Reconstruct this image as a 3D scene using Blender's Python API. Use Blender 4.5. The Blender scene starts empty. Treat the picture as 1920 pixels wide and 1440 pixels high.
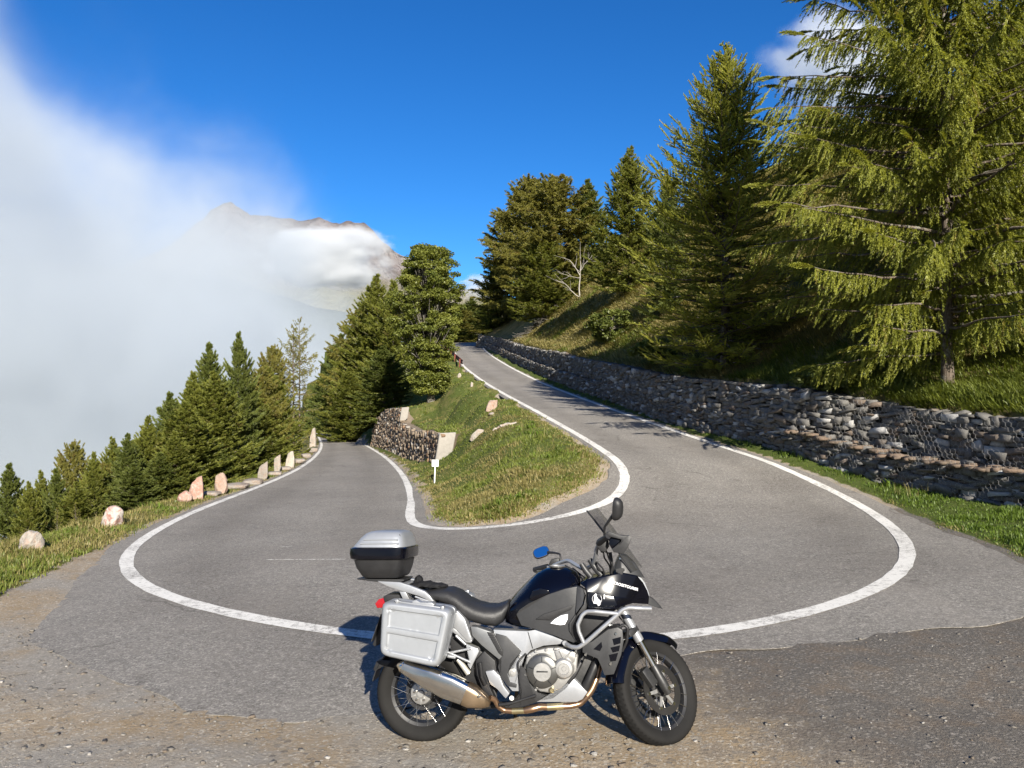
import bpy, bmesh, math, random
import numpy as np
from mathutils import Vector, Matrix, noise as mnoise

SC = bpy.context.scene
COL = SC.collection
R = math.radians
rng = np.random.default_rng(11)

# ------------------------------------------------------------------ camera, sky, sun, exposure
FPX, CX, CY = 1331.0, 960.0, 720.0            # focal length and centre in photograph pixels
cam_d = bpy.data.cameras.new('camera')
cam_d.sensor_fit = 'HORIZONTAL'; cam_d.sensor_width = 36.0
cam_d.lens = 36.0 * FPX / 1920.0
cam_d.clip_start = 0.05; cam_d.clip_end = 30000
cam = bpy.data.objects.new('camera', cam_d); COL.objects.link(cam)
cam.location = (0, 0, 0); cam.rotation_euler = (R(90), 0, 0)
SC.camera = cam

SUN_EL, SUN_DIR = R(28), Vector((0.266, -0.964, 0)).normalized()
w = bpy.data.worlds.new('World'); SC.world = w; w.use_nodes = True
nt = w.node_tree; nt.nodes.clear()
o_ = nt.nodes.new('ShaderNodeOutputWorld'); bg = nt.nodes.new('ShaderNodeBackground')
sky = nt.nodes.new('ShaderNodeTexSky'); sky.sky_type = 'NISHITA'; sky.sun_disc = False
sky.sun_elevation = SUN_EL; sky.sun_rotation = math.atan2(SUN_DIR.x, SUN_DIR.y)
sky.altitude = 1900; sky.air_density = 1.25; sky.dust_density = 0.15; sky.ozone_density = 4.0
hs = nt.nodes.new('ShaderNodeHueSaturation'); hs.inputs['Saturation'].default_value = 1.25
tint = nt.nodes.new('ShaderNodeMixRGB'); tint.blend_type = 'MULTIPLY'; tint.inputs[0].default_value = 1; tint.inputs[2].default_value = (0.42, 0.74, 1.0, 1)
bg.inputs['Strength'].default_value = 0.070
nt.links.new(sky.outputs[0], hs.inputs['Color']); nt.links.new(hs.outputs[0], tint.inputs[1]); # unseen pale cloud added behind the camera to make the fill light less blue
tcw = nt.nodes.new('ShaderNodeTexCoord'); sxy = nt.nodes.new('ShaderNodeSeparateXYZ'); nt.links.new(tcw.outputs['Generated'], sxy.inputs[0])
mrw = nt.nodes.new('ShaderNodeMapRange'); mrw.interpolation_type = 'SMOOTHSTEP'; nt.links.new(sxy.outputs[1], mrw.inputs[0])
mrw.inputs[1].default_value = 0.05; mrw.inputs[2].default_value = -0.5; mrw.inputs[3].default_value = 0; mrw.inputs[4].default_value = 0.9
nzw = nt.nodes.new('ShaderNodeTexNoise'); nzw.inputs['Scale'].default_value = 2.2; nzw.inputs['Detail'].default_value = 5; nt.links.new(tcw.outputs['Generated'], nzw.inputs['Vector'])
rpw = nt.nodes.new('ShaderNodeValToRGB'); rpw.color_ramp.elements[0].position = 0.3; rpw.color_ramp.elements[1].position = 0.75
rpw.color_ramp.elements[0].color = (1.6, 2.0, 2.7, 1); rpw.color_ramp.elements[1].color = (4.6, 4.7, 4.9, 1); nt.links.new(nzw.outputs[0], rpw.inputs[0])
mrz = nt.nodes.new('ShaderNodeMapRange'); mrz.interpolation_type = 'SMOOTHSTEP'; nt.links.new(sxy.outputs[2], mrz.inputs[0])
mrz.inputs[1].default_value = 0.62; mrz.inputs[2].default_value = 0.36
mlw = nt.nodes.new('ShaderNodeMath'); mlw.operation = 'MULTIPLY'; nt.links.new(mrw.outputs[0], mlw.inputs[0]); nt.links.new(mrz.outputs[0], mlw.inputs[1])
mxw = nt.nodes.new('ShaderNodeMixRGB'); nt.links.new(mlw.outputs[0], mxw.inputs[0]); nt.links.new(tint.outputs[0], mxw.inputs[1]); nt.links.new(rpw.outputs[0], mxw.inputs[2])
nt.links.new(mxw.outputs[0], bg.inputs['Color'])
nt.links.new(bg.outputs[0], o_.inputs['Surface'])
sun_d = bpy.data.lights.new('sun', 'SUN'); sun_d.energy = 5.0; sun_d.angle = R(0.5); sun_d.color = (1, 0.935, 0.825)
sun = bpy.data.objects.new('sun', sun_d); COL.objects.link(sun)
to_sun = Vector((SUN_DIR.x * math.cos(SUN_EL), SUN_DIR.y * math.cos(SUN_EL), math.sin(SUN_EL)))
sun.rotation_euler = (-to_sun).to_track_quat('-Z', 'Y').to_euler()
SC.view_settings.view_transform = 'Standard'; SC.view_settings.look = 'None'
SC.view_settings.exposure = 1.1; SC.view_settings.gamma = 1.0; SC.view_settings.use_curve_mapping = False
cy = SC.cycles
cy.use_denoising = True; cy.max_bounces = 8; cy.diffuse_bounces = 2; cy.glossy_bounces = 3
cy.transmission_bounces = 4; cy.transparent_max_bounces = 12; cy.volume_bounces = 4
cy.volume_step_rate = 1.0; cy.volume_max_steps = 64; cy.caustics_reflective = False; cy.caustics_refractive = False

# ------------------------------------------------------------------ object helpers
def tag(o, label=None, cat=None, group=None, kind=None):
    if label: o['label'] = label
    if cat: o['category'] = cat
    if group: o['group'] = group
    if kind: o['kind'] = kind
    return o

def empty(name, loc=(0, 0, 0), label=None, cat=None, group=None):
    o = bpy.data.objects.new(name, None); COL.objects.link(o)
    o.location = loc; o.empty_display_size = 0.1
    return tag(o, label, cat, group)

def link_mesh(name, me, mat=None, parent=None, smooth=False):
    o = bpy.data.objects.new(name, me); COL.objects.link(o)
    if mat is not None and not me.materials: me.materials.append(mat)
    if smooth: me.shade_smooth()
    if parent: o.parent = parent
    return o

def mesh_np(name, V, F, attrs=None):
    """V (n,3), F (m,3) or (m,4) or list of such; attrs: per-vertex float or (n,3) colours"""
    Fs = F if isinstance(F, list) else [F]
    me = bpy.data.meshes.new(name)
    V = np.ascontiguousarray(V, dtype=np.float32)
    me.vertices.add(len(V)); me.vertices.foreach_set('co', V.ravel())
    loops = np.concatenate([f.ravel() for f in Fs]).astype(np.int32)
    tot = np.concatenate([np.full(len(f), f.shape[1]) for f in Fs]).astype(np.int32)
    start = np.concatenate([[0], np.cumsum(tot)[:-1]]).astype(np.int32)
    me.loops.add(len(loops)); me.loops.foreach_set('vertex_index', loops)
    me.polygons.add(len(tot)); me.polygons.foreach_set('loop_start', start)
    try: me.polygons.foreach_set('loop_total', tot)
    except Exception: pass
    for k, a in (attrs or {}).items():
        a = np.asarray(a, dtype=np.float32)
        if a.ndim == 1:
            at_ = me.attributes.new(k, 'FLOAT', 'POINT'); at_.data.foreach_set('value', np.ascontiguousarray(a))
        else:
            at_ = me.attributes.new(k, 'FLOAT_VECTOR', 'POINT'); at_.data.foreach_set('vector', np.ascontiguousarray(a).ravel())
    me.update(calc_edges=True); me.validate()
    return me

def sstep(a, b, x):
    t = np.clip((np.asarray(x, float) - a) / (b - a), 0, 1); return t * t * (3 - 2 * t)

# ------------------------------------------------------------------ node helpers
class NT:
    def __init__(s, name):
        s.m = bpy.data.materials.new(name); s.m.use_nodes = True
        s.t = s.m.node_tree; s.t.nodes.clear()
        s.out = s.t.nodes.new('ShaderNodeOutputMaterial')
    def n(s, typ, **kw):
        nd = s.t.nodes.new('ShaderNode' + typ)
        for k, v in kw.items(): setattr(nd, k, v)
        return nd
    def set(s, sock, v):
        if isinstance(v, bpy.types.NodeSocket): s.t.links.new(v, sock)
        else:
            if sock.type == 'RGBA' and not hasattr(v, '__len__'): v = (v, v, v)
            if sock.type == 'RGBA' and len(v) == 3: v = (*v, 1)
            sock.default_value = v
    def coord(s, out='Object'): return s.n('TexCoord').outputs[out]
    def pos(s): return s.n('NewGeometry').outputs['Position']
    def noise(s, scale, vec=None, detail=4, rough=0.6, out='Fac', dist=0.0):
        nd = s.n('TexNoise'); nd.inputs['Scale'].default_value = scale; nd.inputs['Detail'].default_value = detail
        nd.inputs['Roughness'].default_value = rough; nd.inputs['Distortion'].default_value = dist
        s.set(nd.inputs['Vector'], vec if vec is not None else s.pos()); return nd.outputs[out]
    def vor(s, scale, vec=None, feat='F1', out='Distance', rnd=1.0):
        nd = s.n('TexVoronoi', feature=feat); nd.inputs['Scale'].default_value = scale
        nd.inputs['Randomness'].default_value = rnd
        s.set(nd.inputs['Vector'], vec if vec is not None else s.pos()); return nd.outputs[out]
    def ramp(s, fac, stops):
        nd = s.n('ValToRGB'); e = nd.color_ramp.elements
        while len(e) < len(stops): e.new(0.5)
        for i, (p, c) in enumerate(stops):
            e[i].position = p
            e[i].color = (*((c, c, c) if not hasattr(c, '__len__') else c), 1)
        s.set(nd.inputs[0], fac); return nd.outputs[0]
    def mix(s, fac, a, b, mode='MIX'):
        nd = s.n('MixRGB', blend_type=mode); s.set(nd.inputs[0], fac); s.set(nd.inputs[1], a); s.set(nd.inputs[2], b)
        return nd.outputs[0]
    def math(s, op, a, b=0.0, c=0.0, clamp=False):
        nd = s.n('Math', operation=op, use_clamp=clamp)
        s.set(nd.inputs[0], a); s.set(nd.inputs[1], b); s.set(nd.inputs[2], c); return nd.outputs[0]
    def attr(s, name, out='Fac'):
        nd = s.n('Attribute'); nd.attribute_name = name; return nd.outputs[out]
    def mapping(s, vec, scale=(1, 1, 1), rot=(0, 0, 0), loc=(0, 0, 0)):
        nd = s.n('Mapping'); s.set(nd.inputs[0], vec); nd.inputs['Location'].default_value = loc
        nd.inputs['Rotation'].default_value = rot; nd.inputs['Scale'].default_value = scale; return nd.outputs[0]
    def bump(s, h, strength=0.5, dist=0.02):
        nd = s.n('Bump'); nd.inputs['Strength'].default_value = strength; nd.inputs['Distance'].default_value = dist
        s.set(nd.inputs['Height'], h); return nd.outputs[0]
    def bsdf(s, color, rough=0.5, metal=0.0, spec=0.5, normal=None, coat=0.0, trans=0.0, ior=1.45, alpha=1.0, coat_rough=0.03):
        p = s.n('BsdfPrincipled'); s.set(p.inputs['Base Color'], color); s.set(p.inputs['Roughness'], rough)
        s.set(p.inputs['Metallic'], metal); s.set(p.inputs['Specular IOR Level'], spec)
        p.inputs['Coat Weight'].default_value = coat; p.inputs['Coat Roughness'].default_value = coat_rough
        p.inputs['Transmission Weight'].default_value = trans; p.inputs['IOR'].default_value = ior
        s.set(p.inputs['Alpha'], alpha)
        if normal is not None: s.set(p.inputs['Normal'], normal)
        s.t.links.new(p.outputs[0], s.out.inputs['Surface']); return p

def simple(name, color, rough=0.5, metal=0.0, spec=0.5, coat=0.0, var=0.12, scale=40, bumpy=0.0, rvar=0.08):
    """a plain material with slight procedural unevenness"""
    t = NT(name); oc = t.coord()
    n1 = t.noise(scale, oc, 5); n2 = t.noise(scale * 0.13, oc, 3)
    f = t.math('ADD', t.math('MULTIPLY', n1, 0.5), t.math('MULTIPLY', n2, 0.5))
    c = t.mix(t.ramp(f, [(0.3, 0), (0.7, 1)]), tuple(max(0, x * (1 - var)) for x in color), tuple(min(1, x * (1 + var)) for x in color))
    rr = t.math('ADD', t.math('MULTIPLY', t.math('SUBTRACT', n2, 0.5), rvar * 2), rough, clamp=True)
    nrm = t.bump(n1, bumpy, 0.004) if bumpy else None
    t.bsdf(c, rr, metal, spec, nrm, coat)
    return t.m
# ------------------------------------------------------------------ the land: road surface, slopes, walls as functions of (x, y)
def ray(px, py): return (px - CX) / FPX, -(py - CY) / FPX

def zroad(x, y):
    x = np.asarray(x, float); y = np.asarray(y, float)
    plane = -2.146 + 0.04 * x - 0.05 * y
    xl = np.interp(y, [10, 17, 24, 39, 60, 127, 200], [-5.0, -5.5, -6.4, -8.9, -14.5, -33, -53])
    xr = np.interp(y, [10, 17, 29, 44, 87, 200], [5.5, 4.7, 2.8, 0.2, -4.7, -17])
    zl = -2.97 - 0.047 * (y - 12) + 0.02 * (x - xl)
    zr = -2.50 + 0.078 * (np.minimum(y, 45) - 12) + 0.088 * np.maximum(y - 45, 0)
    t = sstep(0.3, 0.7, (x - xl) / (xr - xl))
    br = zl * (1 - t) + zr * t
    k = sstep(10.5, 19, y)
    return plane * (1 - k) + br * k

DS = np.concatenate([np.arange(2.5, 40, 0.05), np.arange(40, 260, 0.25)])
def at(px, py, zf=None):
    """where the line of sight through a photograph pixel meets the road surface (or another height function)"""
    X, Z = ray(px, py); zf = zf or zroad
    g = Z * DS - zf(X * DS, DS)
    s = np.where(g <= 0)[0]
    if len(s) == 0: i = int(np.argmin(g)); d = DS[i]
    else:
        i = max(int(s[0]), 1); a, b = g[i - 1], g[i]
        d = DS[i - 1] + (DS[i] - DS[i - 1]) * (a / (a - b) if a != b else 0)
    return np.array([X * d, d, float(zf(np.array([X * d]), np.array([d]))[0])])
def atd(px, py, d):
    X, Z = ray(px, py); return np.array([X * d, d, Z * d])

def resample(P, n):
    P = np.asarray(P, float); s = np.concatenate([[0], np.cumsum(np.linalg.norm(np.diff(P, axis=0), axis=1))])
    t = np.linspace(0, s[-1], n); return np.stack([np.interp(t, s, P[:, k]) for k in range(P.shape[1])], 1)
def smooth(P, it=2):
    P = np.array(P, float)
    for _ in range(it): P[1:-1] = 0.25 * P[:-2] + 0.5 * P[1:-1] + 0.25 * P[2:]
    return P

OUT_PX = [[(593,811),(596,817),(603,829),(606.7,841),(598,855)], [(567,876),(533,893),(481,915)],
  [(430,934),(378,953),(309,984),(261,1011),(229,1029),(217.5,1047),(217.5,1066)], [(244,1092),(281,1111),(337,1130),(450,1158),(562,1179)],
  [(697,1197.5),(830,1208),(980,1213)], [(1120,1213),(1261,1205),(1382,1184),(1523,1152)], [(1629,1120),(1683,1090),(1707,1064),(1711,1039)],
  [(1704,1018),(1690,1000),(1660,972),(1620,945),(1560,915)], [(1500,890),(1440,868),(1400,853),(1300,820),(1230,796)],
  [(1160,772.5),(1091,747.5),(1029,724),(966,694)], [(935,676),(913,661.6),(903,650),(897,641)]]
INN_PX = [[(641,812.5),(663,824),(685,834),(705,846)], [(720,855),(735,868),(754,888),(766,910)],
  [(772.5,935),(768,960),(768,970)], [(770,979),(779,986.5),(790,991)], [(804,993),(841,994.5),(888,993)],
  [(950,988),(1013,979),(1076,966),(1122,954)], [(1154,936.6),(1168,920),(1172,912)], [(1176,898),(1172,882)],
  [(1160,866),(1138,849),(1091,819),(1044,793)], [(997,766),(951,743),(910,718),(872.5,691)], [(858,672),(851,658),(847,649),(850,641)]]
def line3(segs):
    pts, n0 = [], []
    for sg in segs:
        n0.append(len(pts)); pts += [at(*p) for p in sg]
    n0.append(len(pts) - 1); return np.array(pts), n0
def strips(nper=28):
    o, io = line3(OUT_PX); i, ii = line3(INN_PX)
    io[0] = ii[0] = 0
    O, I = [], []
    for k in range(len(io) - 1):
        a = resample(o[io[k]:io[k + 1] + 1][:, :2], nper)[:-1]; b = resample(i[ii[k]:ii[k + 1] + 1][:, :2], nper)[:-1]
        O.append(a); I.append(b)
    O = smooth(np.concatenate(O), 26); I = smooth(np.concatenate(I), 14)
    return O, I
LO, LI = strips()
NS = len(LO)
CRS = (LO - LI) / np.linalg.norm(LO - LI, axis=1)[:, None]
def perp(P):
    t = np.gradient(P, axis=0); t /= np.linalg.norm(t, axis=1)[:, None] + 1e-9
    return np.stack([t[:, 1], -t[:, 0]], 1)
NO = perp(LO); NO *= np.sign((NO * CRS).sum(1))[:, None]
NI = perp(LI); NI *= -np.sign((NI * CRS).sum(1))[:, None]
fr = np.linspace(0, 11, NS)          # segment number along the road
EO = np.interp(fr, [0, 2, 2.5, 2.8, 3.0, 3.4, 4, 4.4, 4.7, 5.0, 5.3, 5.7, 6.0, 6.4, 6.8, 7.2, 8, 9, 11], [0.25, 0.28, 0.32, 0.45, 0.75, 1.75, 1.9, 1.65, 1.0, 0.35, 0.4, 0.9, 1.35, 1.45, 1.2, 0.75, 0.35, 0.25, 0.2])
EI = np.interp(fr, [0, 1.5, 2.5, 4, 5, 5.7, 6.5, 8, 9, 11], [0.2, 0.2, 0.35, 0.35, 0.3, 0.9, 0.6, 0.22, 0.15, 0.15])
def wob(n, amp, seed, k=7):
    r = np.random.default_rng(seed); return amp * np.interp(np.arange(n), np.linspace(0, n, n // k + 2), r.normal(size=n // k + 2))
AO = LO + NO * (EO + wob(NS, 0.035, 1, 5) + wob(NS, 0.05, 5, 14) + wob(NS, 0.03, 8, 2))[:, None]
AI = LI + NI * (EI + wob(NS, 0.03, 2, 5))[:, None]

def inpoly(x, y, P):
    ins = np.zeros(x.shape, bool); n = len(P); j = n - 1
    for i in range(n):
        xi, yi, xj, yj = P[i, 0], P[i, 1], P[j, 0], P[j, 1]
        c = ((yi > y) != (yj > y))
        if c.any(): ins ^= c & (x < (xj - xi) * (y - yi) / (yj - yi + 1e-12) + xi)
        j = i
    return ins
def nearest(x, y, P):
    d = np.empty(x.shape); k = np.empty(x.shape, int)
    for a in range(0, len(x), 20000):
        dd = (x[a:a + 20000, None] - P[None, :, 0]) ** 2 + (y[a:a + 20000, None] - P[None, :, 1]) ** 2
        kk = dd.argmin(1); k[a:a + 20000] = kk; d[a:a + 20000] = np.sqrt(dd[np.arange(len(kk)), kk])
    return d, k

# the long stone wall on the right: its foot
WALL_PX = [(910,653),(970,685),(1026,712),(1081,734),(1136,753),(1191,773),(1246,792),(1302,808.5),(1357,822),(1412,836),(1467,853),
           (1523,868),(1578,886),(1633,900),(1688,917),(1743,932),(1799,945),(1854,955),(1920,966)]
W1 = [at(*p)[:2] for p in WALL_PX]
W1 = [np.array([36.0, 136.0]), np.array([22.0, 131.0]), np.array([9.0, 126.0]), np.array([-1.0, 121.5]), np.array([-5.2, 115.5]), np.array([-5.6, 108.0])] + W1 + [np.array([10.6, 8.5]), np.array([11.6, 3.5]), np.array([12.4, -3]), np.array([13.0, -14])]
W1 = smooth(resample(np.array(W1), 330), 6)
N1 = perp(W1); N1 *= -np.sign(N1[:, 0].sum())             # normals look towards the road (left)
def wall_h(s): return 1.82 + 0.05 * np.sin(s * 0.19) + 0.04 * np.sin(s * 0.53 + 1)
def base_right(x, y): return zroad(np.minimum(x, 9.5), y)
# the brown wall under the spur beside the lower road
W2P = [at(672,838)[:2], at(700,850)[:2], at(738,873)[:2], at(772,893)[:2]]
W2P = [p + np.array([0.9, 0.5]) for p in W2P]
W2 = smooth(resample(np.array(W2P), 60), 3)
N2 = perp(W2); N2 *= -np.sign(N2[:, 0].sum())

ROADPOLY = np.concatenate([AO, AI[::-1]])[::1]
ISLE = np.concatenate([AI, [[-13.0, 160.0], [-25.5, 108.0]]])
IZ = zroad(AI[:, 0], AI[:, 1])
OZ = zroad(AO[:, 0], AO[:, 1])
VW = np.interp(fr, [0, 1.5, 2.2, 2.8, 3.1, 3.5, 4], [0.8, 1.0, 1.3, 2.0, 3.0, 6, 40])

def vnoise(x, y, s, seed=0.0):
    """cheap smooth wandering noise"""
    return (np.sin(x * s * 1.7 + seed + 1.3 * np.sin(y * s * 0.9 + seed * 2)) + np.sin(y * s * 1.9 - seed + 1.1 * np.sin(x * s * 1.1 + 2 + seed))
            + 0.6 * np.sin((x + y) * s * 3.1 + seed * 3) + 0.5 * np.sin((x - y) * s * 4.3 + 1.7 * seed)) / 3.1

def zterr(x, y, full=False):
    shp = np.shape(x); x = np.asarray(x, float).ravel(); y = np.asarray(y, float).ravel()
    zr = zroad(x, y)
    isl = inpoly(x, y, ISLE); rd = inpoly(x, y, ROADPOLY)
    do, ko = nearest(x, y, AO); di, ki = nearest(x, y, AI)
    d1, k1 = nearest(x, y, W1)
    s1 = -((x - W1[k1, 0]) * N1[k1, 0] + (y - W1[k1, 1]) * N1[k1, 1])       # >0 behind the wall
    z = np.zeros_like(x)
    # outside, left and near
    zo = OZ[ko]; vw = VW[ko]
    near = y < 9
    zo = np.where(near & (fr[ko] > 2.9), zroad(np.clip(x, -14, 12), np.maximum(y, -6)), zo)
    drop = np.maximum(do - vw, 0)
    ver = 0.03 * sstep(0.1, 0.8, do) + 0.04 * vnoise(x, y, 1.7) * sstep(0.2, 1, do)
    zl = zo + ver - 120 * (1 - np.exp(-drop * 0.72 / 120)) + 0.35 * vnoise(x, y, 0.35, 2) * sstep(1, 6, drop)
    z = zl
    # right side: verge up to the wall, hill behind it
    right = (s1 > 0) | ((fr[ko] > 6.6) & (do < d1 + 50) & (x > -2 + 0 * y) & ~isl & ~rd & (fr[ko] > 6.9))
    zv = np.where(fr[ko] > 6.6, OZ[ko], zo) + 0.05 * sstep(0.0, 0.6, do) + 0.05 * vnoise(x, y, 1.9, 4) * sstep(0.2, 0.8, do) + 0.1 * sstep(0.3, 1.8, do)
    z = np.where(right & (s1 <= 0.95), zv, z)
    wt = base_right(W1[k1, 0], np.minimum(W1[k1, 1], 112)) + wall_h(k1 * 0.5)
    sb = np.maximum(s1 - 0.95, 0)
    hill = 0.33 * np.minimum(sb, 1.2) + 0.84 * np.clip(sb - 1.2, 0, 16) + 6.5 * (1 - np.exp(-np.maximum(sb - 17.2, 0) * 0.5 / 6.5))
    hill += sstep(1, 6, sb) * (0.55 * vnoise(x, y, 0.33, 5) + 0.22 * vnoise(x, y, 1.1, 1))
    zb = wt - 0.04 + hill
    z = np.where(s1 > 0.95, zb, z)
    # island
    w_ = np.zeros_like(x); acc = np.zeros_like(x)
    sub = slice(0, NS, 4)
    ix = np.where(isl)[0]
    for a in range(0, len(ix), 20000):
        q = ix[a:a + 20000]
        dd = np.hypot(x[q, None] - AI[None, sub, 0], y[q, None] - AI[None, sub, 1]) + 0.05
        ww = dd ** -3.2
        acc[q] = (ww * IZ[None, sub]).sum(1) / ww.sum(1)
    bul = 0.55 * (1 - np.exp(-di / 2.2)) * sstep(0, 0.4, di)
    zi = acc + bul + 0.10 * vnoise(x, y, 0.9, 3) * sstep(0.2, 1.2, di) + 0.05 * vnoise(x, y, 2.3, 7) * sstep(0.2, 1, di)
    d2, k2 = nearest(x, y, W2)
    s2 = -((x - W2[k2, 0]) * N2[k2, 0] + (y - W2[k2, 1]) * N2[k2, 1])
    ext = np.maximum(np.where((k2 == 0) | (k2 == len(W2) - 1), np.sqrt(np.maximum(d2 ** 2 - s2 ** 2, 0)), 0), 0)
    hw = w2h(k2 / (len(W2) - 1.0))
    zw = zroad(W2[k2, 0], W2[k2, 1]) + hw + 0.25 * (s2 - 0.8) - 0.05
    lift = np.where((s2 > 0.8), zw, -99) - 1.1 * ext
    flo = np.where((s2 <= 0.8) & (ext < 0.3), zroad(W2[k2, 0], W2[k2, 1]) + 0.12, 99)
    zi = np.minimum(np.maximum(zi, lift), flo)
    z = np.where(isl, zi, z)
    z = np.where(rd, zr - 0.02 - 0.003 * np.maximum(0, y - 14), z)
    edge = np.minimum(do, di)
    z = np.where(~rd, z + np.where((y < 13) & (do < di), 0.010, -(0.005 + 0.002 * np.clip(y - 14, 0, 20))) * (1 - sstep(0.0, 0.35, edge)), z)
    if full: return z.reshape(shp), dict(isl=isl, rd=rd, do=do, di=di, ko=ko, s1=s1, d1=d1, drop=drop, s2=s2)
    return z.reshape(shp)
def w2h(t):          # height of the brown wall along its length, tall far end and low near end
    return np.interp(t, [0, 0.2, 0.45, 0.50, 0.62, 1.0], [2.2, 3.0, 2.9, 2.0, 1.75, 1.2])
def ground(px, py): return at(px, py, zterr)
# ------------------------------------------------------------------ setting materials
def mat_asphalt():
    t = NT('asphalt'); p = t.pos()
    cell = t.vor(80, p, out='Color'); sx = t.n('SeparateColor'); t.set(sx.inputs[0], cell)
    cel2 = t.vor(34, p, out='Color'); s2 = t.n('SeparateColor'); t.set(s2.inputs[0], cel2)
    grain = t.ramp(sx.outputs[0], [(0.0, (0.05, 0.048, 0.044)), (0.45, (0.12, 0.115, 0.106)), (0.75, (0.21, 0.20, 0.185)), (0.93, (0.38, 0.36, 0.33)), (1.0, (0.55, 0.52, 0.47))])
    gr2 = t.ramp(s2.outputs[0], [(0.0, (0.07, 0.067, 0.061)), (0.5, (0.15, 0.144, 0.133)), (0.9, (0.25, 0.24, 0.22)), (1.0, (0.4, 0.38, 0.35))])
    fine = t.noise(150, p, 3, 0.7); f2 = t.noise(17, p, 5, 0.75)
    big = t.noise(0.35, p, 5, 0.6); mid = t.noise(2.3, p, 5, 0.65)
    streak = t.noise(1.0, t.mapping(p, (0.5, 0.16, 1)), 4, 0.6)
    c = t.mix(0.45, grain, gr2)
    c = t.mix(0.35, c, t.ramp(f2, [(0.3, (0.07, 0.067, 0.061)), (0.7, (0.25, 0.24, 0.22))]))
    c = t.mix(t.ramp(mid, [(0.4, 0.0), (0.75, 0.4)]), c, (0.19, 0.178, 0.16))
    c = t.mix(t.ramp(big, [(0.4, 0.6), (0.62, 0.0)]), c, t.mix(1.0, c, (0.76, 0.75, 0.75), 'MULTIPLY'))
    c = t.mix(t.ramp(streak, [(0.5, 0.0), (0.7, 0.3)]), c, (0.21, 0.195, 0.175))
    cw = t.n('VectorMath', operation='ADD'); t.set(cw.inputs[0], p); t.set(cw.inputs[1], t.mix(1.0, t.noise(1.7, p, 4, out='Color'), (0.6, 0.6, 0.6), 'MULTIPLY'))
    ed = t.vor(0.42, cw.outputs[0], feat='DISTANCE_TO_EDGE')
    crk = t.math('MULTIPLY', t.ramp(ed, [(0.0, 1), (0.006, 0.9), (0.012, 0)]), t.ramp(t.noise(0.5, p, 3), [(0.54, 0), (0.64, 0.5)]))
    c = t.mix(crk, c, (0.05, 0.047, 0.042))
    ac = t.math('ADD', t.attr('across'), t.math('MULTIPLY', t.math('SUBTRACT', t.noise(0.8, p, 3), 0.5), 0.16))
    trk = t.ramp(ac, [(0.12, 0), (0.27, 0.5), (0.4, 0.0), (0.6, 0.0), (0.74, 0.5), (0.9, 0)])
    c = t.mix(trk, c, t.mix(1.0, c, (0.72, 0.71, 0.70), 'MULTIPLY'))
    stn = t.ramp(t.noise(1.3, t.mapping(p, loc=(40, 3, 0)), 6, 0.7), [(0.58, 0), (0.7, 0.55)])
    c = t.mix(stn, c, t.mix(1.0, c, (0.6, 0.58, 0.57), 'MULTIPLY'))
    c = t.mix(1.0, c, (1.33, 1.295, 1.25), 'MULTIPLY')
    dirt = t.attr('dirt')
    dn = t.math('ADD', dirt, t.math('MULTIPLY', t.math('SUBTRACT', t.noise(2.2, p, 7, 0.75), 0.5), 1.7))
    c = t.mix(t.ramp(dn, [(0.55, 0), (0.95, 0.6)]), c, t.mix(t.noise(30, p, 4), (0.10, 0.086, 0.068), (0.22, 0.195, 0.16)))
    h = t.math('ADD', sx.outputs[0], t.math('MULTIPLY', fine, 0.8))
    t.bsdf(c, 0.86, 0, 0.25, t.bump(h, 0.6, 0.008)); return t.m
def mat_paint():
    t = NT('road_paint'); p = t.pos()
    wear = t.noise(14, p, 6, 0.75); sp = t.noise(110, p, 3, 0.7); big = t.noise(1.1, p, 3)
    f = t.math('ADD', t.math('MULTIPLY', wear, 0.6), t.math('MULTIPLY', sp, 0.4))
    f = t.math('ADD', f, t.math('MULTIPLY', t.math('SUBTRACT', big, 0.5), 0.3))
    c = t.mix(t.ramp(f, [(0.39, 0), (0.50, 1)]), (0.22, 0.205, 0.185), t.mix(t.noise(35, p, 4), (0.55, 0.53, 0.48), (0.74, 0.72, 0.67)))
    t.bsdf(c, 0.75, 0, 0.3, t.bump(sp, 0.35, 0.004)); return t.m
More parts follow.
